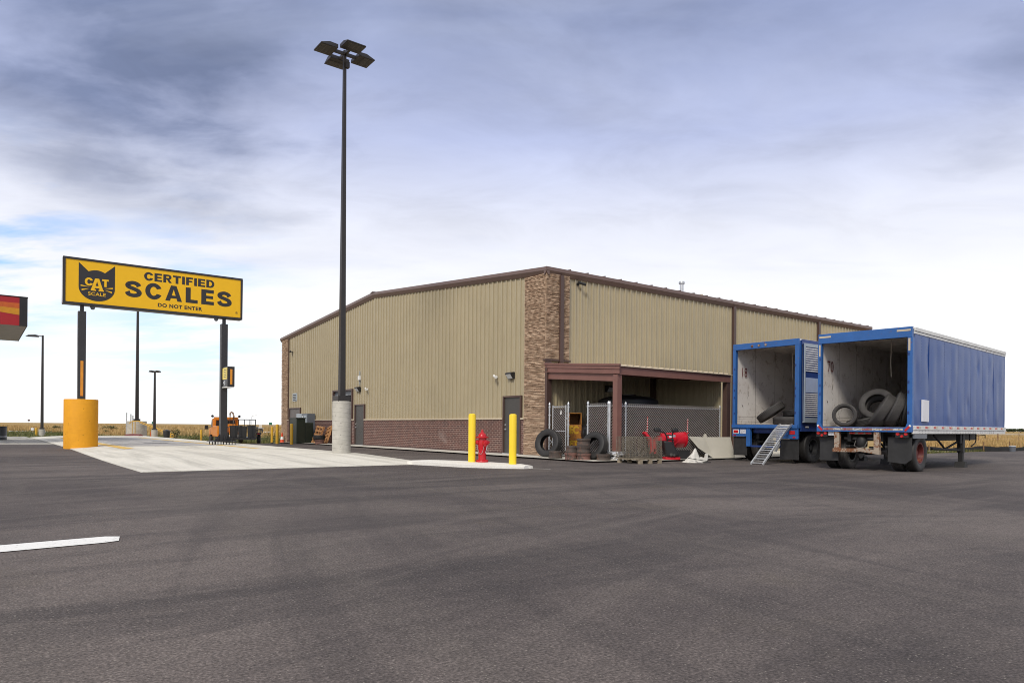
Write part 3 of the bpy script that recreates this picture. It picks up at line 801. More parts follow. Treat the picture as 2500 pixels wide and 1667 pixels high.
# louvre vent
mb = MB(); mb.box(-.05, .02, 25.36, 26.1, 2.68, 3.2); v = mb.build('louvre_vent', 'panel_light', bld, sm=0)
mb = MB()
for k in range(4): mb.box(-.056, -.05, 25.50, 25.98, 2.74 + k * .105, 2.80 + k * .105)
mb.build('slot', 'black', v, sm=0)
# conduit box
mb = MB(); mb.box(-.14, -.03, 15.73, 15.93, 3.6, 3.83); jb = mb.build('junction_box', 'white', bld, sm=0, bev=.01)
for aa, z0_, z1_ in ((15.79, 3.83, 4.1), (15.88, 3.83, 4.1), (15.79, 3.34, 3.6), (15.88, 3.34, 3.6)): mb = MB(); mb.cyl((-.06, aa, z0_), (-.06, aa, z1_), .014, n=8); mb.build('conduit', 'panel_light', jb)
# canopy over the fenced corner
CZ0, CZ1, CA = 3.44, 3.175, -3.76
def cz(a): return CZ0 + (CZ1 - CZ0) * a / CA
mb = MB()
pr = []
for k in range(int(6.05 / .305) + 1):
    for o, d in ((0, 0), (.02, .038), (.06, .038), (.08, 0)):
        s = -.03 + k * .305 + o
        if s < 6.05: pr.append((s, d))
pr.append((6.05, 0))
for (s, d), (s2, d2) in zip(pr, pr[1:]):
    for t in (0, -.012):
        mb.face([(s, -.02, CZ0 + d + t), (s2, -.02, CZ0 + d2 + t), (s2, CA - .05, CZ1 + d2 + t), (s, CA - .05, CZ1 + d + t)])
    mb.face([(s, CA - .05, CZ1 + d), (s2, CA - .05, CZ1 + d2), (s2, CA - .05, CZ1 - .03), (s, CA - .05, CZ1 - .03)])
can = mb.build('canopy_roof', 'ledge', bld, sm=0, fix=False)
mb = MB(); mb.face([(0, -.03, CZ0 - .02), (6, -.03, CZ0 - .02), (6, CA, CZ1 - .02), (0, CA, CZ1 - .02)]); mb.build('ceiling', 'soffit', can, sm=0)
mb = MB()
def slope_box(b0, b1, z0, z1, a0=-.02, a1=CA):
    mb.raw([(b0, a0, cz(a0) + z0), (b1, a0, cz(a0) + z0), (b1, a0, cz(a0) + z1), (b0, a0, cz(a0) + z1), (b0, a1, cz(a1) + z0), (b1, a1, cz(a1) + z0), (b1, a1, cz(a1) + z1), (b0, a1, cz(a1) + z1)],
           [(0, 1, 2, 3), (4, 5, 6, 7), (0, 1, 5, 4), (1, 2, 6, 5), (2, 3, 7, 6), (3, 0, 4, 7)])
slope_box(-.10, -.032, -.13, -.02, a1=CA - .08); slope_box(-.125, -.033, -.02, .05, a1=CA - .1); slope_box(-.075, -.031, -.26, -.13, a1=CA - .06); slope_box(-.11, -.032, -.285, -.26, a1=CA - .08)
mb.build('rake_trim', 'redox', can, sm=0, bev=.006)
mb = MB(); slope_box(-.03, .09, -.52, -.27, a1=-3.56); slope_box(-.06, .12, -.285, -.262, a1=-3.56); slope_box(-.06, .12, -.53, -.515, a1=-3.56); mb.build('rafter', 'redox', can, sm=0)
mb = MB(); z = CZ1
mb.box(-.02, 6.02, CA + .005, CA + .09, z - .29, z - .035); mb.box(-.02, 6.02, CA - .035, CA + .10, z - .30, z - .285); mb.box(-.02, 6.02, CA - .035, CA + .10, z - .045, z - .032)
mb.build('eave_beam', 'redox', can, sm=0)
mb = MB(); mb.box(-.10, .12, -3.77, -3.56, .03, CZ1 - .30); mb.box(-.16, .18, -3.80, -3.53, .03, .06); mb.build('post', 'redox', can, sm=0, bev=.008)
mb = MB(); mb.box(5.78, 6.0, -3.77, -3.56, .03, CZ1 - .30); mb.build('post', 'brown', can, sm=0, bev=.008)
mb = MB(); mb.box(-.10, .13, -.17, -.055, .05, 3.56); mb.build('post', 'brown', can, sm=0)
mb = MB(); mb.box(5.64, 5.82, -.22, -.055, .05, 3.36); mb.build('post', 'brown', can, sm=0)
mb = MB(); siding(mb, lambda s, d, z: (5.87 - d, s, z), -3.40, -.05, .05, lambda s: cz(s) - .03); mb.face([(5.9, -3.40, .05), (5.9, -.05, .05), (5.9, -.05, 3.40), (5.9, -3.40, 3.17)]); mb.build('side_wall', 'siding', can, sm=20, fix=False)
mb = MB(); mb.box(.1, 5.9, -1.95, -1.8, 3.02, 3.2); mb.build('purlin', 'redox', can, sm=0)

# ---- fittings on the walls
def lamp_at(loc, rz, label):
    t = thing('wall_lamp', label, 'wall lamp', loc, rz, 'wall lamps on the metal building')
    mb = MB(); mb.prism([(0, .13), (-.06, .14), (-.20, .11), (-.22, .07), (-.08, -.13), (0, -.13)], -.19, .19, 'yz'); mb.build('housing', 'black', t, sm=0, bev=.008)
    mb = MB(); mb.face([(-.155, -.212, .055), (.155, -.212, .055), (.155, -.09, -.118), (-.155, -.09, -.118)])
    for p in range(len(mb.v)): mb.v[p] = mb.v[p] + Vector((0, -.006, -.004))
    mb.build('lens', 'glass', t, sm=0); return t
lamp_at(W(-.04, 2.03, 3.13), PHI - R(90), 'black wedge wall lamp above the grey door beside the stone pillar')
lamp_at(W(-.04, 15.92, 3.10), PHI - R(90), 'black wedge wall lamp above the grey door behind the tall light pole')
lamp_at(W(3.2, -.04, 2.66), PHI, 'dark wedge wall lamp in shade under the canopy')
def camera_at(loc, rz, m_, label):
    t = thing('security_camera', label, 'camera', loc, rz, 'security cameras on the metal building')
    mb = MB(); mb.cyl((0, 0, 0), (0, -.03, 0), .06); mb.tube([(0, -.02, 0), (0, -.10, .02), (.05, -.15, .03)], .022, 8); mb.build('bracket', m_, t)
    mb = MB(); mb.cyl((-.06, -.10, .06), (.22, -.22, -.02), .05, .055, 12); mb.build('camera_body', m_, t); return t
camera_at(W(-.05, 3.05, 3.12), PHI - R(90), 'white', 'white bullet camera on the siding left of the near wall lamp')
camera_at(W(-.05, 14.85, 3.06), PHI - R(90), 'white', 'white bullet camera right of the lamp behind the light pole')
camera_at(W(-.05, 26.2, 5.95), PHI - R(90), 'black', 'small dark camera high beside the far left stone pillar')
camera_at(W(1.5, -.05, 6.6), PHI, 'black', 'small black camera high under the gutter beside the stone corner')
# ================================================================== bollards and hydrant
def bollard(loc, h, r_, m_, label, group, collar=False):
    mb = MB(); mb.lathe([(r_, 0), (r_, h - .06), (r_ * .97, h - .05), (r_ * .99, h - .035), (r_ * .86, h - .012), (r_ * .5, h - .001), (0.0001, h)], 24)
    o = mb.build('bollard', m_, None, loc, sm=50); return tag(o, label, 'bollard', group)
bollard(W(-5.58, -3.39, .085), 1.40, .105, 'yellow', 'bright yellow bollard left of the red hydrant', 'bright bollards by the hydrant')
bollard(W(-5.09, -4.68, .075), 1.40, .105, 'yellow', 'bright yellow bollard at the end of the kerb, right of the hydrant', 'bright bollards by the hydrant')
bollard(W(-2.53, 21.8, -.05), 1.20, .088, 'yellow2', 'yellow bollard left of the green transformer, beside the far stone pillar', 'bollards round the transformer')
bollard(W(-2.39, 19.8, -.03), 1.22, .088, 'yellow2', 'yellow bollard standing in front of the green transformer', 'bollards round the transformer')
bollard(W(-.62, 28.4, -.14), 1.12, .08, 'yellow2', 'farther yellow bollard half hidden beside the far stone pillar', 'bollards round the transformer')
hy = thing('fire_hydrant', 'red fire hydrant with hanging chains between two yellow bollards', 'fire hydrant', W(-5.31, -3.52, .09))
mb = MB(); mb.lathe([(.125, .05), (.118, .07), (.112, .12), (.112, .36), (.116, .40), (.124, .50), (.126, .58), (.116, .63), (.113, .70), (.125, .71)], 32); mb.build('barrel', 'red', hy)
mb = MB(); mb.lathe([(.16, .0), (.175, .01), (.178, .045), (.17, .06), (.125, .075)], 32)
for k in range(8): mb.cyl((.15 * math.cos(k * .785), .15 * math.sin(k * .785), -.03), (.15 * math.cos(k * .785), .15 * math.sin(k * .785), .085), .014, n=6)
mb.build('base_flange', 'red', hy)
mb = MB(); mb.lathe([(.175, .70), (.182, .705), (.182, .735), (.125, .745), (.118, .78), (.10, .815), (.062, .845), (.055, .85), (.05, .875), (.034, .88), (.03, .93), (.018, .94)], 32); mb.build('bonnet', 'red', hy)
def nozzle(ang, z, r_, reach):
    d = Vector((math.cos(ang), math.sin(ang), 0)); mb = MB(); o = Vector((0, 0, z))
    mb.cyl(o + d * .06, o + d * (reach - .07), r_ * .82, n=20); mb.cyl(o + d * (reach - .07), o + d * (reach - .015), r_, n=20); mb.cyl(o + d * (reach - .015), o + d * reach, r_ * .85, r_ * .6, 20); mb.cyl(o + d * reach, o + d * (reach + .035), .022, .02, 5)
    mb.build('nozzle_cap', 'red', hy)
nozzle(R(-52), .555, .092, .20); nozzle(R(188), .575, .066, .19); nozzle(R(12), .575, .066, .19)
def chain(p, q, sag):
    p, q = Vector(p), Vector(q); mb = MB()
    pts = [p.lerp(q, t / 14) - Vector((0, 0, sag * (1 - (2 * t / 14 - 1) ** 2))) for t in range(15)]
    mb.tube(pts, .0065, 5); mb.build('chain', 'chrome', hy)
chain((-.15, -.09, .52), (.06, -.16, .48), .26); chain((.15, -.15, .50), (.10, -.17, .27), .02); chain((.16, -.10, .53), (.18, -.08, .30), .03)

# ================================================================== tall light pole with four heads
def light_pole(loc, rz, base_r, base_h, z_top, label, m_base='tube', w0=.105, w1=.05, heads=4, hs=1.):
    t = thing('light_pole', label, 'light pole', loc, rz, 'parking lot light poles')
    mb = MB(); mb.lathe([(base_r, -.25), (base_r, base_h - .02), (base_r - .02, base_h), (0.001, base_h)], 40); mb.build('concrete_base', m_base, t, sm=40)
    mb = MB(); mb.box(-.24, .24, -.24, .24, base_h, base_h + .19); mb.build('base_cover', 'pole', t, sm=0, bev=.012)
    mb = MB(); mb.raw([(-w0, -w0, base_h), (w0, -w0, base_h), (w0, w0, base_h), (-w0, w0, base_h), (-w1, -w1, z_top), (w1, -w1, z_top), (w1, w1, z_top), (-w1, w1, z_top)], [(0, 1, 2, 3), (4, 5, 6, 7), (0, 1, 5, 4), (1, 2, 6, 5), (2, 3, 7, 6), (3, 0, 4, 7)])
    mb.build('pole', 'pole', t, sm=0, bev=.01)
    if heads:
        mb = MB(); mb.box(-.0, .14, -.13, .02, z_top - .62, z_top - .42); mb.build('control_box', 'pole', t, sm=0)
    for k in range(heads):
        rt = Matrix.Rotation(k * math.pi / 2, 4, 'Z')
        a = MB(); a.T = Matrix.Translation((0, 0, z_top - .12)) @ rt; a.box(w1 * .9, .42 * hs, -.045, .045, -.05, .05); a.build('arm', 'pole', t, sm=0)
        h = MB(); h.T = a.T; x0, x1, wy = .40 * hs, 1.02 * hs, .36 * hs
        h.raw([(x0, -wy, -.06), (x1, -wy, -.06), (x1, wy, -.06), (x0, wy, -.06), (x0, -wy, .07), (x0 + .3 * hs, -wy * .98, .085), (x1, -wy * .95, -.02), (x1, wy * .95, -.02), (x0 + .3 * hs, wy * .98, .085), (x0, wy, .07)],
              [(0, 1, 2, 3), (0, 4, 5, 6, 1), (3, 2, 7, 8, 9), (4, 9, 8, 5), (5, 8, 7, 6), (1, 6, 7, 2), (0, 3, 9, 4)])
        hd = h.build('lamp_head', 'pole', t, sm=0, bev=.008)
        g_ = MB(); g_.T = a.T; g_.box(x0 + .22 * hs, x1 - .04 * hs, -wy + .04, wy - .04, -.066, -.0605); g_.build('led_panel', 'lensgrid', hd, sm=0)
        l_ = MB(); l_.T = a.T
        for i in range(2):
            for j in range(4):
                cx = x0 + .30 * hs + i * .18 * hs; cy = -wy + .04 + (j + .5) * (2 * wy - .08) / 4
                l_.box(cx - .075 * hs, cx + .075 * hs, cy - .066 * hs, cy + .066 * hs, -.072, -.0665)
        l_.build('led_lens', 'lens', hd, sm=0)
    return t
light_pole(W(-6.41, 3.76, .12), PHI, .325, 1.86, 14.45, 'tall dark light pole with four lamp heads standing before the building')

# ================================================================== sign over the scale
SX = -10.16
sg = thing('scale_sign', 'large yellow sign on two black posts, lettered CERTIFIED SCALES DO NOT ENTER', 'sign', W(SX, 15.7, .13), PHI)
Z0 = -.13
def S(b): return b - SX
mb = MB(); mb.box(S(-13.92), S(-6.40), .03, .46, 6.26 + Z0, 8.29 + Z0); mb.build('cabinet', 'sign_k', sg, sm=0, bev=.015)
mb = MB(); x0, x1, z0, z1 = S(-13.92), S(-6.40), 6.26 + Z0, 8.29 + Z0; w = .095
for a in ((x0, x1, z0, z0 + w), (x0, x1, z1 - w, z1), (x0, x0 + w, z0 + w, z1 - w), (x1 - w, x1, z0 + w, z1 - w)): mb.box(a[0], a[1], -.02, .03, a[2], a[3])
mb.build('frame', 'sign_k', sg, sm=0, bev=.008)
mb = MB(); mb.box(x0 + w, x1 - w, .005, .03, z0 + w, z1 - w); mb.build('face_panel', 'sign_y', sg, sm=0)
mb = MB(); mb.box(x0 - .006, x0, .06, .43, z0 + .03, z1 - .03); mb.build('end_panel', 'steel', sg, sm=0)
mb = MB(); mb.face([(x0 + .04, .05, z0 - .003), (x1 - .04, .05, z0 - .003), (x1 - .04, .44, z0 - .003), (x0 + .04, .44, z0 - .003)]); mb.build('underside', 'panel_grey', sg, sm=0)
fy = lambda lift: (lambda u, q: (S(u), .004 - lift, q + Z0))
for body, a, bold, sp in (('CERTIFIED', (-10.78, -7.73, 7.655, 8.03), .05, 1.12), ('SCALES', (-11.54, -6.93, 6.83, 7.55), .062, 1.30), ('DO NOT ENTER', (-10.2, -8.27, 6.50, 6.68), .04, 1.12), ('\u00ae', (-6.74, -6.62, 6.52, 6.64), .0, 1)):
    mb = MB()
    if body in ('CERTIFIED', 'SCALES'): block_text(mb, body, *a, fy(.002), .14 if body == 'CERTIFIED' else .24)
    else: letters(mb, body, *a, fy(.002), bold, sp)
    mb.build('lettering', 'sign_k', sg, sm=0, fix=False)
# cat's head emblem: ears, round skull, whiskers
cx0, cx1 = -13.34, -11.95; cm = (cx0 + cx1) / 2; rr = (cx1 - cx0) / 2
poly = [(cx0, 8.11), (-12.97, 7.75)]
for k in range(1, 8): t = k / 8; poly.append((-12.97 + .63 * t, 7.75 + .085 * math.sin(math.pi * t)))
poly += [(-12.34, 7.745), (cx1, 8.11), (cx1, 7.06)]
for k in range(1, 28): t = math.pi * k / 28; poly.append((cm + rr * math.cos(t), 7.06 - .585 * math.sin(t)))
poly.append((cx0, 7.06))
mb = MB(); mb.prism([(S(p[0]), p[1] + Z0) for p in poly], .0042, .001, 'xz'); em = mb.build('cat_emblem', 'sign_k', sg, sm=0)
mb = MB(); block_text(mb, 'C', -13.11, -12.80, 7.13, 7.47, fy(.006)); block_text(mb, 'T', -12.45, -12.19, 7.14, 7.47, fy(.006)); letters(mb, 'SCALE', -12.98, -12.30, 6.71, 6.86, fy(.006), .012, 1.05)
block_text(mb, 'A', -12.88, -12.40, 6.955, 7.47, fy(.007))
for q0, q1 in ((-12.88, -12.68), (-12.58, -12.38)): mb.box(S(q0), S(q1), -.0035, -.002, 6.925 + Z0, 6.985 + Z0)
for sgn in (-1, 1):
    for (u0, w0), (u1, w1), h in (((.28, 7.07), (.62, 7.11), .03), ((.30, 7.0), (.58, 6.92), .035)):
        u0_, u1_ = cm + sgn * u0, cm + sgn * u1
        mb.face([(S(u0_), -.0022, w0 + Z0), (S(u1_), -.0022, w1 - h + Z0), (S(u1_), -.0022, w1 + h + Z0)])
mb.build('emblem_lettering', 'sign_y', em, sm=0, fix=False)
for b, zb in ((-13.18, 1.9), (-7.20, .18)):
    mb = MB(); mb.box(S(b) - .15, S(b) + .15, .10, .40, zb, 6.0 + Z0); pst = mb.build('post', 'pole2', sg, sm=0, bev=.01)
    mb = MB(); mb.box(S(b) - .07, S(b) + .07, .18, .32, 6.0 + Z0, 6.26 + Z0); mb.build('post_neck', 'pole2', pst, sm=0)
    if b < -10:
        mb = MB(); mb.box(S(b) - .055, S(b) + .055, .09, .0985, 2.30 + Z0, 3.83 + Z0); mb.build('amber_strip', 'amber', pst, sm=0)
    else:
        mb = MB(); mb.box(S(b) - .62, S(b) + .55, -.30, .80, .15, .185); mb.build('base_plate', 'pole2', pst, sm=0)
        mb = MB()
        for k in range(4):
            sx_, sy_ = ((1, 0), (-1, 0), (0, 1), (0, -1))[k]
            if sx_: mb.prism([(S(b) + sx_ * .15, .185), (S(b) + sx_ * .42, .185), (S(b) + sx_ * .15, .52)], .24, .26, 'xz')
            else: mb.prism([(.25 + sy_ * .15, .185), (.25 + sy_ * .42, .185), (.25 + sy_ * .15, .52)], S(b) - .01, S(b) + .01, 'yz')
        mb.build('gusset', 'pole2', pst, sm=0)
        for ux in (-.5, -.36, -.22, .16, .30, .44):
            for uy in (-.24, .74):
                q = MB(); q.cyl((S(b) + ux, uy, -.02), (S(b) + ux, uy, .21), .022, n=8); q.build('anchor_bolt', 'pole2', pst)
for b in (-12.78, -7.58):
    mb = MB(); mb.cyl((S(b), .2, z0), (S(b), .2, z0 - .05), .11, .10, 16); mb.lathe([(.09, z0 - .05), (.085, z0 - .10), (.05, z0 - .14), (.0001, z0 - .15)], 16, T=Matrix.Translation((S(b), .2, 0))); mb.build('dome_camera', 'panel_grey', sg)
cb = thing('call_box', 'black call box with yellow instruction panel on the right sign post', 'call box', W(-7.30, 14.9, 2.92), PHI)
mb = MB(); mb.box(0, .33, 0, .89, 0, .96); mb.build('case', 'sign_k', cb, sm=0, bev=.012)
mb = MB(); mb.box(.12, .22, -.008, -.001, .10, .83); mb.build('amber_strip', 'amber', cb, sm=0)
mb = MB(); mb.box(-.008, -.001, .05, .82, .36, .91); lb = mb.build('instruction_panel', 'label_y', cb, sm=0)
mb = MB()
for k, (y0, y1) in enumerate(((.15, .55), (.15, .62), (.15, .52), (.15, .6), (.12, .62))): mb.box(-.0105, -.0085, y0, y1, .80 - k * .085, .825 - k * .085)
mb.build('small_print', 'sign_k', lb, sm=0)
mb = MB(); mb.cyl((-.03, .55, .2), (0, .55, .2), .05); mb.box(-.03, 0, .32, .42, .08, .3); mb.build('button', 'steel', cb)
mb = MB(); mb.box(-.02, .30, .02, .86, -.04, -.002); mb.build('tray', 'white', cb, sm=0)
gb = MB(); gb.lathe([(.655, -.2), (.655, 2.07), (.64, 2.09), (.0001, 2.09)], 64)
tag(gb.build('guard_pier', 'tube_orange', None, W(-13.18, 15.95, .06), sm=40), 'thick orange painted concrete pier round the foot of the left sign post', 'concrete pier')
# ================================================================== fenced corner and the clutter before it
def wires(mb, L, z0, z1, sp, r_, up=.0, off=0., sgn=1):
    """parallel diagonal wires clipped to a panel of length L"""
    H = z1 - z0; k = -H
    while k < L:
        s0, s1 = k, k + H; w0, w1 = z0, z1
        if s0 < 0: w0 = z0 - s0; s0 = 0
        if s1 > L: w1 = z1 - (s1 - L); s1 = L
        if s1 - s0 > .02:
            if sgn < 0: s0, s1 = L - s0, L - s1
            ext = up if w1 > z1 - .01 else 0
            e = Vector((s1 - s0, 0, w1 - w0)).normalized() * ext
            mb.cyl((s0, off, w0), (s1 + e.x, off, w1 + e.z), r_, n=4, cap=False)
        k += sp
def mesh_panel(parent, L, z0, z1, T, sp=.10, up=.07):
    mb = MB(); mb.T = T
    k = .012
    while k < L - .03:
        mb.box(k, k + .05, -.006, .006, z0 + .02, z1 - .05); k += .056
    mb.build('privacy_slats', 'slat', parent, sm=0)
    mb = MB(); mb.T = T; wires(mb, L, z0, z1, sp, .0085, up, -.016, 1); wires(mb, L, z0, z1, sp, .006, up, .014, -1)
    mb.build('wire_mesh', 'wire', parent, sm=0, fix=False)
def fpost(parent, T, x, h, r_=.033, name='post'):
    mb = MB(); mb.T = T; mb.lathe([(r_, 0), (r_, h), (r_ * 1.35, h + .005), (r_ * 1.35, h + .03), (r_ * .9, h + .06), (.0001, h + .11)], 14, T=Matrix.Translation((x, 0, 0))); p_ = mb.build(name, 'steel', parent)
    mb = MB(); mb.T = T
    for z in (.35, .75, 1.15, 1.5, 1.78):
        if z < h: mb.cyl((x, 0, z), (x, 0, z + .022), r_ * 1.25, n=12); mb.box(x - .075, x + .075, -.008, .008, z, z + .022)
    mb.build('band', 'steel', p_)
RT = Matrix.Rotation(R(-90), 4, 'Z')                          # local x runs towards -a
fr_ = thing('chain_link_fence', 'long chain link fence with brown slats along the open side of the canopy', 'fence', W(-.13, -3.47, .05), PHI, 'slatted chain link fences')
I = Matrix()
for x in (0, .75, 5.88): fpost(fr_, I, x, 1.86)
mesh_panel(fr_, .66, .06, 1.84, Matrix.Translation((.05, 0, 0))); mesh_panel(fr_, 5.05, .06, 1.84, Matrix.Translation((.79, 0, 0)))
mb = MB(); mb.cyl((0, 0, 1.80), (5.88, 0, 1.80), .021, n=10); mb.build('top_rail', 'steel', fr_)
fl = thing('chain_link_fence', 'short slatted chain link panel behind a leaning tyre, left of the red post', 'fence', W(-.13, -2.42, .05), PHI, 'slatted chain link fences')
fpost(fl, RT, 0, 1.88, .036); fpost(fl, RT, .98, 1.86, .03); mesh_panel(fl, .89, .06, 1.84, RT @ Matrix.Translation((.045, 0, 0)), .10)
mb = MB(); mb.T = RT; mb.cyl((0, 0, 1.80), (.98, 0, 1.80), .021, n=10); mb.build('top_rail', 'steel', fl)
gt = thing('fence_gate', 'narrow chain link gate with brown slats and white tubes beside the stone corner', 'gate', W(-.13, -.38, .05), PHI)
for x in (0, 1.03): fpost(gt, RT, x, 1.88, .034, 'gate_post')
mb = MB(); mb.T = RT
for x in (.19, .90): mb.cyl((x, 0, .06), (x, 0, 1.86), .024, n=10)
for z in (.08, .93, 1.80): mb.cyl((.19, 0, z), (.90, 0, z), .022, n=10)
mb.build('gate_frame', 'steel', gt)
mesh_panel(gt, .66, .12, 1.80, RT @ Matrix.Translation((.215, 0, 0)), .10)
mb = MB(); mb.T = RT; mb.box(.88, 1.06, -.03, .03, 1.36, 1.40); mb.cyl((.02, 0, .62), (.18, -.02, .50), .012); mb.cyl((.02, 0, .42), (.18, -.02, .56), .012); mb.build('latch', 'steel', gt)
mb = MB(); mb.T = RT; mb.face([(.62, -.03, 1.52), (.70, -.03, 1.54), (.69, -.03, 1.66), (.655, -.03, 1.70), (.635, -.03, 1.62)]); mb.build('paper_tag', 'white', gt, sm=0)

# ---- tyres (axis = local x)
def tyre_geo(mb, Ro=.52, Ri=.285, w=.28, groove=4, n=48, T=None):
    h = w / 2
    P = [(Ri, -h * .72), (Ri + .02, -h * .84), (Ri + (Ro - Ri) * .45, -h), (Ro - .05, -h * .97), (Ro - .022, -h * .90), (Ro - .008, -h * .80)]
    for k in range(groove):
        c = -h * .8 + (k + 1) * 1.6 * h / (groove + 1); P += [(Ro, c - .011), (Ro - .012, c - .007), (Ro - .012, c + .007), (Ro, c + .011)]
    P += [(Ro - .008, h * .80), (Ro - .022, h * .90), (Ro - .05, h * .97), (Ri + (Ro - Ri) * .45, h), (Ri + .02, h * .84), (Ri, h * .72), (Ri + .01, h * .66), (Ri + .06, h * .82), (Ro - .05, h * .7), (Ro - .05, -h * .7), (Ri + .06, -h * .82), (Ri + .01, -h * .66)]
    mb.lathe(P, n, True, T=(T or Matrix()) @ Matrix.Rotation(R(90), 4, 'Y'))
_ty = {}
def tyre(loc, axis, label, group, kind='rubber', Ro=.52, w=.28, Ri=None, name='loose_tyre', groove=4):
    key = (kind, Ro, w, groove)
    if key not in _ty:
        mb = MB(); tyre_geo(mb, Ro, Ri or Ro * .55, w, groove); o = mb.build(name, kind, sm=40); _ty[key] = o
    else:
        o = _ty[key].copy(); COL.objects.link(o)
    o.location = loc; o.rotation_euler = Vector(axis).to_track_quat('X', 'Z').to_euler()
    return tag(o, label, 'tyre', group)
tyre((1.30, 25.45, .545), (-.60, -.80, .22), 'large black tyre leaning on the gate beside the stone corner', 'loose tyres outside', Ro=.51)
tyre((2.74, 23.72, .50), (-.66, -.72, .34), 'black tyre leaning on the fence behind the stacked brake drums', 'loose tyres outside', Ro=.48, w=.30)
# ---- brake drums
_dr = {}
def drum(x, y, z, m_, label, s=1., flip=False):
    if m_ not in _dr:
        mb = MB(); mb.lathe([(.10, 0), (.215, 0), (.225, .01), (.225, .06), (.215, .075), (.212, .15), (.232, .165), (.24, .19), (.24, .225), (.23, .242), (.20, .242), (.195, .03), (.10, .025)], 36, True)
        o = mb.build('brake_drum', m_, sm=30); _dr[m_] = o
    else:
        o = _dr[m_].copy(); COL.objects.link(o)
    o.location = (x, y, z + (.242 * s if flip else 0)); o.scale = (s,) * 3; o.rotation_euler = (R(180) if flip else 0, 0, x * 9)
    return tag(o, label, 'brake drum', 'brake drums by the fence')
drum(1.50, 24.50, .055, 'rustdrum', 'single brake drum on the ground before the leaning tyre at the gate', 1.0, True)
drum(1.99, 23.72, .03, 'rustdrum_red', 'red rusty lower drum of the two drum stack')
drum(2.00, 23.73, .275, 'rustdrum', 'upper dark drum of the two drum stack', .95, True)
drum(2.37, 23.48, .02, 'rustdrum_red', 'bottom red rusty drum of the three drum stack', 1.02)
drum(2.36, 23.48, .27, 'rustdrum', 'middle drum of the three drum stack')
drum(2.37, 23.49, .515, 'rustdrum', 'top drum of the three drum stack', .98)
drum(3.00, 23.36, .015, 'rustdrum', 'single open rusty drum between leaning tyre and silver bundle', 1.0)
def bundle(x, y, z, r_, h, label):
    rg = random.Random(int(x * 100 + z * 1000)); mb = MB(); n = 40
    prof = [(.02, 0), (r_ * .8, .0), (r_, h * .18), (r_ * 1.02, h * .5), (r_ * .93, h * .8), (r_ * .55, h), (.02, h * .97)]
    mb.lathe(prof, n)
    for i, v in enumerate(mb.v):
        f = 1 + .06 * math.sin(i * 1.7) + rg.uniform(-.05, .05); mb.v[i] = Vector((v.x * f, v.y * f, max(0, v.z + rg.uniform(-.012, .012))))
    return tag(mb.build('silver_bundle', 'silver', None, (x, y, z), sm=50), label, 'bundle', 'silver wrapped bundles')
bundle(3.52, 23.55, .015, .34, .17, 'lower silver wrapped bundle on the ground beside the wire basket')
bundle(3.54, 23.55, .185, .33, .17, 'upper silver wrapped bundle beside the wire basket')
# ---- orange steel cabinet with faded letters
ob = thing('steel_cabinet', 'rusty orange steel cabinet open at the top with yellow EC letters', 'cabinet', (2.33, 26.35, .055), R(6))
mb = MB(); h = 1.60; wd = .24
mb.box(-wd, -wd + .02, 0, .5, 0, h); mb.box(wd - .02, wd, 0, .5, 0, h); mb.box(-wd + .02, wd - .02, .48, .5, 0, h); mb.box(-wd + .02, wd - .02, 0, .48, h - .02, h); mb.box(-wd + .02, wd - .02, 0, .48, 0, .02)
mb.build('case', 'orange_in', ob, sm=0)
mb = MB(); mb.box(-wd + .001, wd - .001, -.02, -.001, .01, 1.17); fd = mb.build('front_panel', 'orange_box', ob, sm=0)
mb = MB(); mb.box(-wd - .004, -wd + .035, -.025, -.0005, 1.172, h + .003); mb.box(wd - .035, wd + .004, -.025, -.0005, 1.172, h + .003); mb.box(-wd + .035, wd - .035, -.025, -.0005, h - .03, h + .003); mb.build('rim', 'orange_box', ob, sm=0)
mb = MB(); letters(mb, 'EC', -.22, .13, .82, 1.12, lambda u, q: (u, -.023, q), .05, 1.0); letters(mb, 'ET', -.20, .12, .34, .58, lambda u, q: (u, -.023, q), .05, 1.0); mb.build('faded_letters', 'letter_y', fd, sm=0, fix=False)
def bag_lump(x, y, z, r_, h, label, i):
    rg = random.Random(i); mb = MB(); mb.lathe([(.01, 0), (r_ * .9, .02), (r_, h * .25), (r_ * .97, h * .6), (r_ * .8, h * .9), (.01, h)], 28)
    for k, v in enumerate(mb.v): f = 1 + .07 * math.sin(v.z * 30 + k) + rg.uniform(-.03, .03); mb.v[k] = Vector((v.x * f, v.y * f, v.z))
    tag(mb.build('black_bag', 'shiny_black', None, (x, y, z), sm=60), label, 'bag', 'shiny black bags behind the fence')
bag_lump(2.88, 26.5, .06, .34, .62, 'lower shiny black bag right of the orange cabinet', 1)
bag_lump(2.86, 26.52, .66, .33, .60, 'upper shiny black bag right of the orange cabinet', 2)
# ---- black round tank under the canopy
tk = thing('storage_tank', 'big round black tank standing in shade behind the slatted fence', 'tank', W(2.75, -1.55, .06))
mb = MB(); mb.lathe([(1.13, 0), (1.13, 2.02), (1.10, 2.10), (.9, 2.20), (.35, 2.27), (.3, 2.27)], 48); mb.build('shell', 'tank', tk, sm=40)
mb = MB(); mb.lathe([(.3, 2.26), (.3, 2.31), (.0001, 2.33)], 24); mb.build('lid', 'tank', tk)
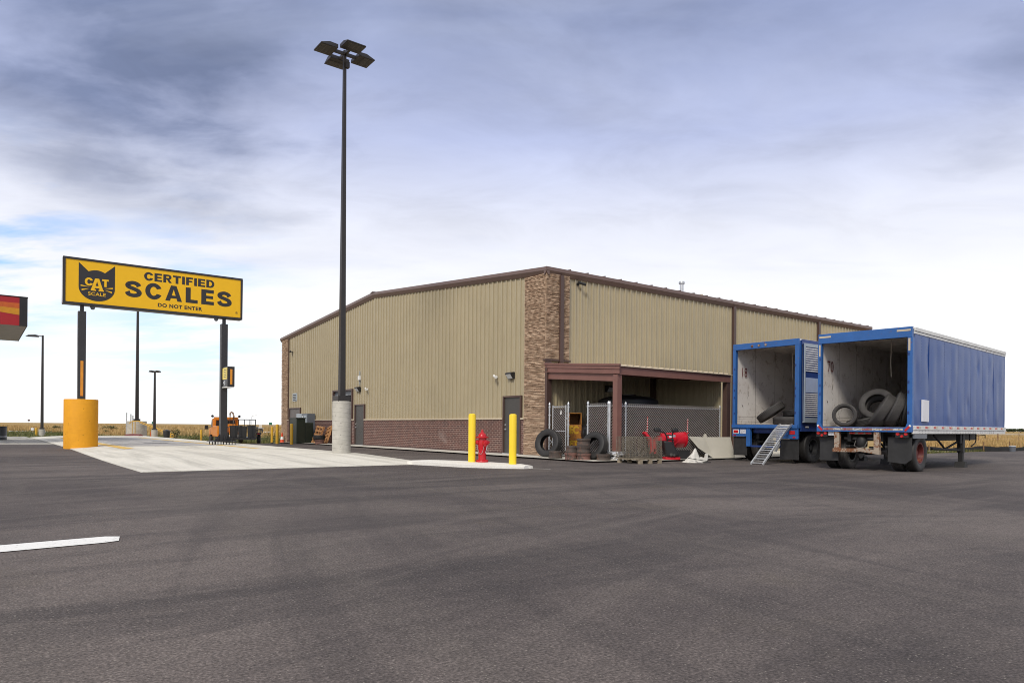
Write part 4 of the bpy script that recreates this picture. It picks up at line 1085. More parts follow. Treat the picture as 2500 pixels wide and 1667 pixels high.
# ---- wire basket on its pallet
wb = thing('wire_basket', 'rusty square wire mesh basket on a wooden pallet in front of the red post', 'basket', W(-.04, -4.70, 0), PHI)
H0, H1, hw = .17, .83, .50
def wire_side(T):
    mb = MB(); mb.T = T
    for k in range(17): x = -hw + k * 2 * hw / 16; r_ = .010 if k in (0, 8, 16) else .0062; mb.cyl((x, 0, H0), (x, 0, H1), r_, n=5, cap=False)
    for k in range(11): z = H0 + k * (H1 - H0) / 10; r_ = .010 if k in (0, 10) else .0062; mb.cyl((-hw, .006, z), (hw, .006, z), r_, n=5, cap=False)
    mb.build('wire_side', 'basketwire', wb, sm=0, fix=False)
for k in range(4): wire_side(Matrix.Rotation(k * math.pi / 2, 4, 'Z') @ Matrix.Translation((0, -hw, 0)))
mb = MB()
for k in range(8): y = -.5 + k * .133; mb.box(-.53, .53, y, y + .10, .125, .15)
mb.build('deck', 'oldwood', wb, sm=0)
for x in (-.44, 0, .44):
    for y in (-.46, .42): mb = MB(); mb.box(x - .06, x + .06, y - .05, y + .05, 0, .124); mb.build('foot', 'oldwood', wb, sm=0)
mb = MB(); rg = random.Random(5)
for k in range(22):
    p = Vector((rg.uniform(-.35, .35), rg.uniform(-.35, .35), .2)); q = p + Vector((rg.uniform(-.3, .3), rg.uniform(-.3, .3), rg.uniform(.1, .4))); mb.tube([p, p.lerp(q, .5) + Vector((.05, 0, .04)), q], .012, 5)
for v in mb.v: v.x = max(-.47, min(.47, v.x)); v.y = max(-.47, min(.47, v.y))
tag(mb.build('scrap_rods', 'grease', None, W(-.04, -4.70, 0), PHI), 'tangle of bent scrap rods lying in the wire basket', 'scrap metal')
# ---- snow plough
sp_ = thing('snow_plough', 'red steel snow plough with black lights and striped marker rods against the fence', 'snow plough', (5.25, 24.5, 0), R(10))
sp_.scale = (.965,) * 3
def wing(L, H, z0, T, ribs, name='blade'):
    mb = MB(); mb.T = T
    def P(u, v, off=0.):
        a = R(-62 + 118 * v); rr_ = H * .62
        return (L * u, -rr_ * math.cos(a) + rr_ * .75 + off, z0 + H * (.5 + .565 * math.sin(a)) + .10 * u * H)
    mb.grid(lambda u, v: P(u, v), 12, 14); mb.grid(lambda u, v: P(u, v, .018), 12, 14)
    for u in (0, 1):
        for j in range(14): mb.face([P(u, j / 14), P(u, (j + 1) / 14), P(u, (j + 1) / 14, .018), P(u, j / 14, .018)])
    for v in (0, 1):
        for j in range(12): mb.face([P(j / 12, v), P((j + 1) / 12, v), P((j + 1) / 12, v, .018), P(j / 12, v, .018)])
    bl = mb.build(name, 'plow', sp_, sm=50)
    mb = MB(); mb.T = T
    for u in ribs:
        for j in range(14):
            p0, p1 = Vector(P(u, j / 14)), Vector(P(u, (j + 1) / 14)); d = Vector((.012, 0, 0)); o = Vector((0, -.055, 0))
            mb.raw([p0 - d, p0 + d, p1 + d, p1 - d, p0 - d + o, p0 + d + o, p1 + d + o, p1 - d + o], [(4, 5, 6, 7), (0, 1, 5, 4), (2, 3, 7, 6), (0, 3, 7, 4), (1, 2, 6, 5)])
    mb.build('rib', 'plow', bl, sm=0)
    return bl
rw = wing(1.10, .58, .41, Matrix.Translation((-.10, .10, 0)) @ Matrix.Rotation(R(14), 4, 'Z'), (.02, .55, .98))
mb = MB(); mb.box(.30, .96, .0, .12, .06, .38); mb.build('cutting_edge', 'dirtyblack', sp_, sm=0)
mb = MB(); mb.face([(.08, -.20, .90), (.34, -.14, .93), (.34, -.17, .85), (.08, -.235, .82)]); mb.build('white_decal', 'sticker', rw, sm=0)
mb = MB(); mb.cyl((.12, -.24, .46), (.93, .06, 1.0), .012); mb.build('brace_rod', 'plow', rw)
# left wing, seen almost end on: a tapering flare
mb = MB(); pl = [(-.81, .98), (-.75, 1.04), (-.52, .80), (-.36, .74), (-.34, .24), (-.56, .24), (-.58, .70)]
mb.prism(pl, -.12, .14, 'xz'); mb.build('blade', 'plow', sp_, sm=0, bev=.02)
mb = MB(); mb.prism([(-.42, .72), (-.40, .84), (-.25, .89), (-.10, .84), (-.05, .70)], -.30, .0, 'xz'); mb.build('spring_cover', 'plow', sp_, sm=0, bev=.03)
mb = MB(); mb.box(-.12, .42, -.42, -.10, .05, .15); mb.build('push_frame', 'plow', sp_, sm=0, bev=.015)
mb = MB(); mb.prism([(-.22, .72), (.08, .70), (.36, .30), (.40, .17), (-.10, .17), (-.16, .40)], -.48, -.16, 'xz'); mb.build('power_unit', 'black', sp_, sm=0, bev=.05)
mb = MB(); mb.cyl((.05, -.50, .24), (.05, -.30, .24), .055); mb.cyl((.16, -.50, .22), (.16, -.30, .22), .04); mb.build('valve', 'grease', sp_)
mb = MB()
mb.tube([(-.02, -.32, .62), (-.06, -.34, .86), (-.14, -.34, 1.0), (-.36, -.34, 1.07)], .028, 8); mb.tube([(.22, -.32, .5), (.14, -.34, .80), (.16, -.34, .98), (.20, -.34, 1.06)], .028, 8); mb.tube([(-.10, -.34, .90), (.0, -.36, .92), (.14, -.34, .90)], .022, 8); mb.tube([(-.05, -.34, .76), (.20, -.34, .76)], .03, 8)
mb.build('light_mast', 'black', sp_)
for x in (-.42, .24):
    mb = MB(); mb.box(x - .12, x + .11, -.42, -.28, 1.02, 1.17); mb.build('headlamp', 'black', sp_, sm=0, bev=.04)
for (x, y, zb, zt) in ((-.66, .0, .98, 1.55), (.95, .22, .98, 1.50)):
    mb = MB(); mb.cyl((x, y, zb), (x + .02, y, zt), .018, .016, 8); mk = mb.build('marker_rod', 'lamp_red', sp_)
    mb = MB(); 
    for k in range(6): z = zb + .05 + k * .085; mb.cyl((x + .02 * (z - zb) / (zt - zb), y, z), (x + .02 * (z + .03 - zb) / (zt - zb), y, z + .03), .0195, n=8)
    mb.build('white_stripe', 'white', mk)
# ---- crumpled tarp and folded sheets
tp = thing('tarp_bundle', 'crumpled white tarp bundle with a stick on the asphalt before the plough', 'tarp', (6.02, 23.35, 0), R(8))
rg = random.Random(11); mb = MB()
def tarp(u, v):
    x = -.40 + .62 * u; y = -.25 + .5 * v; e = (math.sin(math.pi * min(1, u * 1.05)) ** .7) * (math.sin(math.pi * v) ** .5) if 0 < v < 1 and 0 < u < .95 else 0
    peak = .36 * math.exp(-((u - .62) / .27) ** 2 - ((v - .55) / .33) ** 2) + .12
    return (x + .03 * math.sin(v * 9 + u * 5), y + .03 * math.sin(u * 11), .005 + max(0, e * peak + (rg.uniform(-.010, .010) if e else 0) + .03 * e * math.sin(u * 17 + v * 6)))
mb.grid(tarp, 22, 16); mb.build('crumpled_sheet', 'white_bag', tp, sm=50, fix=False)
mb = MB(); mb.prism([(.12, .02), (.38, .04), (.42, .27), (.33, .26), (.30, .15), (.16, .2)], -.05, -.02, 'xz'); mb.prism([(.30, .05), (.46, .09), (.45, .30), (.36, .29)], .05, .08, 'xz'); mb.build('stiff_flap', 'white_bag', tp, sm=0)
mb = MB(); mb.tube([(-.36, -.28, .16), (-.1, -.30, .12), (.30, -.30, .06)], .012, 6); mb.build('stick', 'dirtyblack', tp)
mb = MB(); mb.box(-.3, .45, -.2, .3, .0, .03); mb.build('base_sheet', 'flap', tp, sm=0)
pn = thing('sheet_metal', 'creased cream metal sheet leaning on the fence beside the blue trailer', 'metal sheet', (6.45, 25.6, 0))
TL, TM, TR_, BR_, BM, BLq = (-.02, .36, .83), (.60, .50, .80), (1.68, .92, .80), (1.70, .42, .06), (.80, .02, .06), (.28, .12, .42)
mb = MB(); mb.face([TL, TM, BLq]); mb.face([TM, BM, BLq]); sh = mb.build('upper_sheet', 'cream', pn, sm=0)
mb = MB(); mb.face([TM, TR_, BR_, BM]); mb.build('folded_sheet', 'cream2', pn, sm=0)
for o in pn.children: md = o.modifiers.new('thick', 'SOLIDIFY'); md.thickness = .012
mb = MB(); mb.prism([(.60, .0), (1.85, 0), (1.85, .045), (.60, .045)], .1, .6, 'xz'); mb.build('under_sheet', 'flap', pn, sm=0)
mb = MB(); mb.prism([(.55, .78), (.70, .78), (.66, .93), (.58, .91)], .50, .52, 'xz'); mb.build('torn_corner', 'cream2', pn, sm=0)
# ================================================================== the two blue box trailers
# trailer frame: x forward from the rear door sill, y to the left, z up
def dual_wheels(parent, xc, yo, Ro, rim_m):
    for s in (1, -1):
        for k, yc in enumerate((yo - .15, yo - .50)):
            mb = MB(); T = Matrix.Translation((xc, s * yc, Ro - .012)) @ Matrix.Rotation(R(90), 4, 'Z')
            tyre_geo(mb, Ro, Ro * .56, .28, 4, 48, T); ty = mb.build('tyre', 'rubber' if k == 0 else 'rubber2', parent, sm=40)  # inner tyres take paler rubber: brightness in the colour against the under-trailer shade
            mb = MB(); Q = T @ Matrix.Rotation(R(90), 4, 'Y'); si = 1 if k == 0 else -1; si *= (1 if s > 0 else -1)
            r_ = Ro * .565
            prof = [(r_, -.11), (r_ - .02, -.10), (r_ - .03, .0), (r_ - .02, .10), (r_, .115), (r_ - .035, .11), (r_ - .06, -.02), (r_ * .55, -.04), (r_ * .5, -.03), (r_ * .3, -.03), (r_ * .28, .03), (.02, .035)]
            if True:
                out = Vector((0, s, 0)); P = [(a, b * (1 if (Q.to_3x3() @ Vector((0, 0, 1))).dot(out) > 0 else -1) * (1 if k == 0 else -1)) for a, b in prof]
            mb.lathe(P, 40, T=Q); mb.build('rim', rim_m if k == 0 else 'rim_dark', ty, sm=40)
    mb = MB(); mb.cyl((xc, -yo + .3, Ro), (xc, yo - .3, Ro), .075, n=16)
    for s in (1, -1): mb.cyl((xc, s * .42, Ro), (xc, s * .36, Ro), .21, n=24); mb.box(xc - .5, xc + .5, s * .52 - .05, s * .52 + .05, Ro + .12, Ro + .18); mb.box(xc - .12, xc + .12, s * .52 - .08, s * .52 + .08, Ro, Ro + .14)
    mb.build('axle', 'grease', parent, sm=30)
def landing_gear(parent, x, y, zt, braced=True):
    for s in (1, -1):
        mb = MB(); mb.box(x - .085, x + .085, s * y - .085, s * y + .085, .45, zt); g_ = mb.build('landing_leg', 'dirtyblack', parent, sm=0, bev=.012)
        mb = MB(); mb.box(x - .065, x + .065, s * y - .065, s * y + .065, .10, .46); mb.build('inner_leg', 'dirtyblack', g_, sm=0, bev=.01)
        mb = MB(); mb.prism([(x - .17, .0), (x + .17, 0), (x + .14, .06), (x + .10, .17), (x - .10, .17), (x - .14, .06)], s * y - .14, s * y + .14, 'xz'); mb.build('foot', 'dirtyblack', g_, sm=0)
        mb = MB(); mb.box(x - .26, x - .085, s * y - .06, s * y + .06, zt - .30, zt); mb.build('bracket', 'dirtyblack', g_, sm=0)
        if braced:
            mb = MB(); mb.tube([(x - .15, s * y, zt - .22), (x - .75, s * y * .8, .56), (x - 1.75, s * y * .8, zt - .05)], .032, 6); mb.tube([(x - .15, s * y, zt - .22), (x - .02, s * y, .50)], .03, 6); mb.tube([(x - .05, s * y, .52), (x - 1.9, s * y * .8, .58)], .034, 6); mb.build('brace', 'dirtyblack', g_)
def box_trailer(name, label, loc, rz, L, hw, zf, zt, hdr, pl, pr_, frame_m):
    t = thing(name, label, 'trailer', loc, rz, 'blue box trailers holding old tyres')
    # shell: lining inside, skins outside
    for s, nm in ((1, 'left_inside'), (-1, 'right_inside')):
        mb = MB(); y = s * (hw - .05)
        mb.face([(.02, y, zf), (L - .06, y, zf), (L - .06, y, zt - .06), (.02, y, zt - .06)])
        if s > 0:
            for k in range(4): mb.face([(.02, y - .014, zf + .02 + k * .085), (L - .06, y - .014, zf + .02 + k * .085), (L - .06, y - .014, zf + .095 + k * .085), (.02, y - .014, zf + .095 + k * .085)])
            mb.face([(.02, y - .02, zt - .36), (L - .06, y - .02, zt - .36), (L - .06, y - .02, zt - .30), (.02, y - .02, zt - .30)])
        mb.build('wall_lining', 'lining', t, sm=0)
    mb = MB(); mb.face([(L - .06, -hw, zf), (L - .06, hw, zf), (L - .06, hw, zt - .05), (L - .06, -hw, zt - .05)]); mb.build('front_lining', 'lining', t, sm=0)
    mb = MB(); mb.box(0.02, L - .02, -hw + .04, hw - .04, zf - .06, zf); mb.build('floor', 'wood_floor', t, sm=0)
    mb = MB(); mb.face([(.03, -hw + .03, zt - .055), (L - .05, -hw + .03, zt - .055), (L - .05, hw - .03, zt - .055), (.03, hw - .03, zt - .055)])
    for k in range(1, int(L / .6)): mb.box(k * .6 - .03, k * .6 + .03, -hw + .05, hw - .05, zt - .11, zt - .058)
    mb.build('roof_inside', 'ceil', t, sm=0)
    mb = MB(); mb.box(0, L + .03, -hw - .005, hw + .005, zt - .045, zt); mb.build('roof', 'white', t, sm=0)
    mb = MB(); mb.box(L - .05, L, -hw, hw, zf - .12, zt - .05); mb.build('nose', 'blue2', t, sm=0)
    # rear frame
    mb = MB(); mb.box(-.05, .06, -hw, hw, zt - hdr, zt + .015); hd = mb.build('header', frame_m, t, sm=0, bev=.008)
    for y0, y1 in ((hw - pl, hw + .01), (-hw - .01, -hw + pr_)):
        mb = MB(); mb.box(-.045, .09, y0, y1, zf - .12, zt - hdr + .003); p_ = mb.build('door_post', frame_m, t, sm=0, bev=.008)
        mb = MB(); yi = y0 if y0 > 0 else y1; s = 1 if y0 > 0 else -1
        for z in (zf + .35, zf + .9, zf + 1.15, zf + 1.9): mb.box(-.055, -.043, yi + s * .03 - .02, yi + s * .03 + .02, z, z + .07)
        mb.build('hinge', 'blue3', p_, sm=0)
    mb = MB(); mb.tube([(1.2, -.28, zt - .1), (1.19, -.27, zt - .8), (1.2, -.28, zt - 1.15), (1.17, -.31, zt - 1.2)], .009, 5); mb.build('rope', 'rope', t)
    return t, hd
def text_wall(t, body, x0, x1, z0, z1, y):
    mb = MB(); letters(mb, body, x0, x1, z0, z1, lambda u, q: (u, y - .03, q), .0, 1.1); mb.build('stencil_number', 'darkred', t, sm=0, fix=False)

# ---- near trailer
HW, ZF, ZT, LN = 1.245, 1.20, 3.83, 8.65
RZ2 = math.atan2(.67, .742)
t2, hd2 = box_trailer('box_trailer', 'near blue box trailer with dented side, rusty bumper and red wheel rims', (9.67, 19.63, 0), RZ2, LN, HW, ZF, ZT, .26, .09, .115, 'blue')
text_wall(t2, '70', .40, .78, 2.80, 3.12, HW - .05)
def dent(x, z):
    """pillowed skin between riveted posts"""
    p = .61; f = (x / p) % 1; e = math.sin(math.pi * f) ** 1.3
    env = min(1, (z - 1.25) / .25) * min(1, (3.67 - z) / .2)
    v = .013 * e * (.6 + .4 * math.sin(3.1 * int(x / p) + 1.3 * z)) * env
    v += .005 * math.sin(2.2 * z + 4 * int(x / p)) * e * env
    for cx, cz_, r_, d in ((.25, 2.75, .28, -.02), (.28, 2.2, .35, -.022), (1.25, 3.1, .5, -.02), (2.9, 2.1, .25, -.02), (4.6, 1.9, .22, -.02), (5.6, 3.1, .2, -.025), (7.2, 2.6, .5, -.012), (6.6, 1.7, .3, -.02)):
        v += d * math.exp(-((x - cx) / (r_ * .6)) ** 2 - ((z - cz_) / r_) ** 2)
    return v
def side_skin(t, y, s, L, z0, z1, m_):
    mb = MB(); mb.grid(lambda u, v: (.09 + (L - .09) * u, y + s * (.004 + dent(.09 + (L - .09) * u, z0 + (z1 - z0) * v)), z0 + (z1 - z0) * v), 150, 34)
    sk = mb.build('side_panel', m_, t, sm=60, fix=False)
    return sk
sk = side_skin(t2, -HW, -1, LN, 1.24, 3.68, 'blue2')
mb = MB()
for k in range(1, 15):
    for j in range(30):
        x, z = k * .61, 1.30 + j * .079; y = -HW - .005 - dent(x, z); mb.raw([(x - .009, y, z), (x, y - .006, z - .009), (x + .009, y, z), (x, y - .006, z + .009)], [(0, 1, 3), (1, 2, 3)])
mb.build('rivet_rows', 'blue3', sk, sm=0, fix=False)
mb = MB()
for k in range(2, 15, 2): x = k * .61; mb.box(x - .006, x + .006, -HW - .006, -HW + .02, 1.25, 3.67)
mb.build('panel_seam', 'blue3', sk, sm=0)
mb = MB(); mb.face([(.62, -HW - .062, 1.36), (1.06, -HW - .062, 1.35), (1.06, -HW - .062, 1.93), (.62, -HW - .062, 1.94)]); ob_ = mb.build('white_sticker', 'sticker', t2, sm=0); md = ob_.modifiers.new('thick', 'SOLIDIFY'); md.thickness = .05; md.offset = -1
mb = MB(); mb.face([(0.09, HW, 1.1), (LN, HW, 1.1), (LN, HW, 3.83), (.09, HW, 3.83)]); mb.build('side_panel', 'blue2', t2, sm=0)
mb = MB(); mb.box(.09, LN + .02, -HW - .035, -HW + .03, 3.735, 3.832); mb.box(.09, LN + .01, -HW - .018, -HW + .03, 3.665, 3.728); mb.build('top_rail', 'white_rail', t2, sm=0, bev=.006)
mb = MB(); mb.box(.02, LN + .02, -HW - .045, -HW + .03, 1.125, 1.245); mb.box(.04, LN + .01, -HW - .03, -HW + .03, 1.025, 1.12); br_ = mb.build('bottom_rail', 'white_rail', t2, sm=0, bev=.005)
for k in range(13):
    x = .18 + k * .655
    mb = MB(); mb.box(x, x + .17, -HW - .049, -HW - .044, 1.165, 1.225); rf = mb.build('red_reflector', 'lamp_red', br_, sm=0)
    mb = MB(); mb.box(x + .172, x + .30, -HW - .0485, -HW - .044, 1.165, 1.225); mb.build('white_reflector', 'ledge', br_, sm=0)
mb = MB()
for k in range(34):
    for z in (1.05, 1.09): x = .4 + k * .245; mb.box(x, x + .035, -HW - .032, -HW - .0295, z, z + .012)
mb.build('rivet_slots', 'black', br_, sm=0)
mb = MB(); mb.box(.10, 1.05, -HW - .02, -HW + .02, .90, 1.022); mb.build('fender_bracket', 'panel_grey', t2, sm=0)
for y0, y1, z0, z1, pl_ in ((HW - .36, HW - .03, ZT - .10, ZT - .05, 0), (-HW + .04, -HW + .38, ZT - .10, ZT - .05, 0)):
    mb = MB(); mb.box(-.056, -.049, y0, y1, z0, z1); mb.build('white_tape', 'ledge', hd2, sm=0)
for y0, y1 in ((HW - .065, HW - .025), (-HW + .045, -HW + .095)):
    mb = MB(); mb.box(-.052, -.045, y0, y1, ZT - .62, ZT - .29); mb.build('white_tape', 'ledge', t2, sm=0)
mb = MB(); mb.box(-.08, .10, -HW, HW, 1.07, 1.10); mb.box(-.07, .05, -HW + .12, HW - .10, 1.10, 1.195); sl_ = mb.build('rear_sill', 'blue', t2, sm=0)
mb = MB(); mb.box(-.076, -.0705, -HW + .2, HW - .16, 1.108, 1.168); mb.build('reflective_tape', 'tape', sl_, sm=0)
for s in (1, -1):
    mb = MB(); y0 = s * HW; mb.prism([(y0 + s * .01, 1.07), (y0 - s * .22, 1.07), (y0 - s * .14, 1.20), (y0 - s * .08, 1.36), (y0 + s * .01, 1.36)], -.085, -.046, 'yz'); gs = mb.build('corner_gusset', 'blue', t2, sm=0)
    mb = MB(); mb.prism([(y0 - s * .17, 1.12), (y0 - s * .06, 1.24), (y0 - s * .02, 1.20), (y0 - s * .13, 1.08)], -.092, -.086, 'yz'); mb.build('red_tape', 'lamp_red', gs, sm=0)
    mb = MB(); mb.prism([(y0 - s * .06, 1.24), (y0 - s * .03, 1.27), (y0 + s * .005, 1.235), (y0 - s * .02, 1.20)], -.092, -.086, 'yz'); mb.build('white_tape', 'white', gs, sm=0)
    yc = 1.13 if s > 0 else -1.0
    mb = MB(); mb.box(-.03, .06, yc - .16, yc + .16, .92, 1.065); lb = mb.build('lamp_box', 'dirtyblack', t2, sm=0)
    for dy, dz, r_ in ((-.10, .03, .05), (.10, .03, .05), (0, -.035, .04)):
        mb = MB(); mb.cyl((-.05, yc + dy, .99 + dz), (-.029, yc + dy, .99 + dz), r_ * .8, r_, 16); mb.build('tail_lamp', 'lamp_red', lb)
mb = MB(); mb.box(-.02, -.012, .76, .95, .955, 1.065); mb.build('licence_plate', 'plate', t2, sm=0)
for s, y0, y1, z0, z1 in ((1, .72, 1.25, .24, .95), (-1, -1.20, -.60, .27, .93)):
    mb = MB(); c = .10
    poly = [(y0, z1), (y1, z1), (y1, z0), (y0, z0)] if s > 0 else [(y0, z1), (y1, z1), (y1, z0), (y0 + .16, z0 - .05), (y0, z0 + .08)]
    mb.prism(poly, .12, .135, 'yz'); mb.build('mud_flap', 'flap', t2, sm=0)
bp = MB(); 
for y0, y1 in ((.63, .77), (-.44, -.30)): bp = MB(); bp.box(-.06, .08, y0, y1, .52, 1.068); bp.build('bumper_post', 'rust', t2, sm=0, bev=.006)
bp = MB(); pts = [(.80, .545), (.2, .555), (.05, .575), (-.1, .555), (-.46, .50)]
for (ya, za), (yb, zb) in zip(pts, pts[1:]):
    bp.raw([(-.075, ya, za - .05), (-.075, yb, zb - .05), (-.075, yb, zb + .05), (-.075, ya, za + .05), (.05, ya, za - .05), (.05, yb, zb - .05), (.05, yb, zb + .05), (.05, ya, za + .05)], [(0, 1, 2, 3), (4, 5, 6, 7), (0, 1, 5, 4), (3, 2, 6, 7), (0, 3, 7, 4), (1, 2, 6, 5)])
bp.build('bumper_bar', 'rust', t2, sm=0)
mb = MB(); mb.box(.0, .06, -.24, .38, 1.0, 1.055); lbr = mb.build('light_bar', 'rust', t2, sm=0)
for y in (.28, .06, -.15): mb = MB(); mb.box(-.022, -.001, y - .075, y + .075, 1.008, 1.048); mb.build('marker_lamp', 'lamp_red', lbr, sm=0, bev=.008)
mb = MB(); mb.box(.20, .28, -.32, .60, .85, .91); mb.build('cross_member', 'grease', t2, sm=0)
mb = MB(); mb.lathe([(.12, .64), (.145, .68), (.145, .86), (.11, .92), (.02, .93)], 24, T=Matrix.Translation((.18, .10, 0))); mb.build('air_spring', 'dirtyblack', t2)
mb = MB(); mb.tube([(.08, .22, .82), (.0, .24, .68), (-.01, .10, .61), (.0, -.05, .66), (.08, -.08, .80)], .013, 6); mb.build('air_hose', 'grease', t2)
mb = MB()
for y in (.42, -.42): mb.box(.12, LN - .3, y - .05, y + .05, .80, 1.10)
for k in range(14): mb.box(.25 + k * .6, .31 + k * .6, -HW + .04, HW - .04, 1.03, 1.135)
mb.build('chassis', 'dirtyblack', t2, sm=0)
dual_wheels(t2, .78, 1.22, .515, 'rim_red'); landing_gear(t2, 4.6, 1.08, 1.04)
mb = MB(); mb.tube([(5.75, -1.0, 1.03), (5.75, -1.0, .80)], .02, 6); mb.tube([(6.4, -1.0, 1.03), (6.4, -1.0, .80), (6.3, -1.0, .72), (5.9, -1.0, .62)], .018, 6); mb.tube([(6.4, -1.0, .96), (7.4, -1.0, .98), (7.4, -1.0, .88)], .014, 6); mb.build('crank', 'dirtyblack', t2)

# ---- far trailer
LF, ZF1, ZT1 = 8.55, 1.27, 4.05
RZ1 = PHI
t1, hd1 = box_trailer('box_trailer', 'far blue box trailer nearer the fence, its ribbed door folded open', (8.545, 24.09, 0), RZ1, LF, 1.25, ZF1, ZT1, .19, .10, .14, 'blue')
text_wall(t1, '18', .38, .68, 2.96, 3.28, 1.2)
for s in (1, -1):
    mb = MB(); mb.face([(.09, s * 1.25, 1.15), (LF, s * 1.25, 1.15), (LF, s * 1.25, 4.05), (.09, s * 1.25, 4.05)]); mb.build('side_panel', 'blue3', t1, sm=0)
    mb = MB(); mb.box(.09, LF + .01, s * 1.25 - .03, s * 1.25 + .03, 3.86, 4.04); mb.build('top_rail', 'blue3', t1, sm=0)
    mb = MB(); mb.box(.09, LF + .01, s * 1.25 - .03, s * 1.25 + .03, 1.05, 1.26); mb.build('bottom_rail', 'blue3', t1, sm=0)
for y in (.48, .22, -.04):
    mb = MB(); mb.lathe([(.045, 0), (.04, .02), (.02, .035), (.0001, .038)], 16, T=Matrix.Translation((-.05, y, ZT1 - .10)) @ Matrix.Rotation(R(-90), 4, 'Y')); mb.build('marker_lamp', 'rust', hd1)
mb = MB(); mb.box(-.10, .10, -1.25, 1.25, 1.15, 1.265); sl1 = mb.build('rear_sill', 'blue', t1, sm=0, bev=.006)
mb = MB(); mb.box(-.09, .06, -1.12, 1.15, 1.2655, 1.272); mb.build('sill_plate', 'rust', sl1, sm=0)
def zbox(nm, y0, y1, z0, z1, x0=-.05, x1=.03, m_='blue', par=t1):
    mb = MB(); mb.box(x0, x1, y0, y1, z0, z1); return mb.build(nm, m_, par, sm=0, bev=.006)
lp = zbox('lamp_panel', .70, 1.25, .86, 1.148); rp = zbox('lamp_panel', -1.24, -.58, .80, 1.148)
zbox('bumper_post', .53, .69, .52, 1.148, -.06, .05); zbox('bumper_post', -.58, -.46, .52, 1.148, -.05, .05, 'blue3')
zbox('cross_member', -.45, .52, .98, 1.14, .12, .2, 'blue3')
a_ = zbox('lamp_surround', .98, 1.21, .96, 1.10, -.062, -.05, 'white', lp); zbox('tail_lamp', 1.005, 1.185, .985, 1.075, -.075, -.062, 'lamp_red', lp); zbox('licence_plate', .70, .93, .95, 1.10, -.06, -.052, 'plate', lp)
zbox('marker_lamp', 1.10, 1.2, .885, .92, -.06, -.05, 'lamp_red', lp)
zbox('tail_lamp', -1.14, -.94, .95, 1.07, -.065, -.05, 'lamp_red', rp); zbox('marker_lamp', -1.16, -1.06, .83, .875, -.06, -.05, 'lamp_red', rp)
zbox('mud_flap', .70, 1.25, .20, .855, .02, .035, 'flap'); zbox('mud_flap', -1.24, -.56, .12, .795, .02, .035, 'flap')
zbox('bumper_bar', -.45, .52, .50, .56, -.05, .05, 'blue3')
mb = MB()
for y in (.42, -.42): mb.box(.22, LF - .3, y - .05, y + .05, .80, 1.12)
for k in range(13): mb.box(.3 + k * .6, .36 + k * .6, -1.2, 1.2, 1.05, 1.14)
mb.build('chassis', 'dirtyblack', t1, sm=0)
dual_wheels(t1, .97, 1.22, .53, 'rim_dark'); landing_gear(t1, 4.4, 1.1, 1.05, False)
# the door swung right round against the side
mb = MB(); mb.box(.10, 1.32, -1.345, -1.305, 1.36, 3.90); dr_ = mb.build('folded_door', 'blue3', t1, sm=0)
mb = MB(); mb.box(.10, .15, -1.375, -1.30, 1.34, 3.91); mb.box(.15, 1.32, -1.37, -1.30, 3.80, 3.91); mb.box(.15, 1.32, -1.37, -1.30, 1.34, 1.50); mb.build('door_edge', 'panel_light', dr_, sm=0)
def ribs(z0, z1, n, m_):
    mb = MB(); d = (z1 - z0) / n
    for k in range(n): mb.cyl((.17, -1.35, z0 + (k + .5) * d), (1.31, -1.35, z0 + (k + .5) * d), d * .30, n=10, phase=.3)
    mb.build('corrugation', m_, dr_)
ribs(2.98, 3.78, 11, 'white'); ribs(1.52, 2.30, 12, 'white')
mb = MB(); mb.box(.16, 1.31, -1.362, -1.346, 2.32, 2.80); mb.build('plain_panel', 'pale_blue', dr_, sm=0)
zbox('white_marker', -1.30, -1.281, 1.17, 1.22, .32, .50, 'white', t1)
# ---- ramp up to the far trailer
def T1(x, y, z=0): return Vector((8.545, 24.09, 0)) + Vector((.7965, .6046, 0)) * x + Vector((-.6046, .7965, 0)) * y + Vector((0, 0, z))
rm = thing('loading_ramp', 'arched aluminium ladder ramp leaning on the sill of the far blue trailer', 'ramp', T1(-.12, -.83), RZ1)
path = [(-1.56, .03), (-1.0, .50), (-.62, .82), (-.30, 1.08), (-.05, 1.24), (.06, 1.285)]
for s in (1, -1):
    mb = MB()
    for (xa, za), (xb, zb) in zip(path, path[1:]):
        y0, y1 = s * .19, s * .235
        mb.raw([(xa, y0, za - .055), (xb, y0, zb - .055), (xb, y0, zb + .02), (xa, y0, za + .02), (xa, y1, za - .055), (xb, y1, zb - .055), (xb, y1, zb + .02), (xa, y1, za + .02)], [(0, 1, 2, 3), (4, 5, 6, 7), (0, 1, 5, 4), (3, 2, 6, 7), (0, 3, 7, 4), (1, 2, 6, 5)])
    mb.build('side_rail', 'steel', rm, sm=0)
    mb = MB(); mb.prism([(-1.0, .42), (-.86, .40), (-.66, .62), (-.70, .72)], s * .236, s * .25, 'xz'); mb.build('hinge_plate', 'steel', rm, sm=0)
def along(t):
    seg = [math.dist(a, b) for a, b in zip(path, path[1:])]; d = t * sum(seg)
    for (a, b), L_ in zip(zip(path, path[1:]), seg):
        if d <= L_: return (a[0] + (b[0] - a[0]) * d / L_, a[1] + (b[1] - a[1]) * d / L_)
        d -= L_
    return path[-1]
for k in range(20):
    x, z = along((k + .4) / 20); mb = MB(); mb.box(x - .022, x + .022, -.189, .189, z - .022, z + .012); mb.build('rung', 'chrome' if k % 2 else 'steel', rm, sm=0)
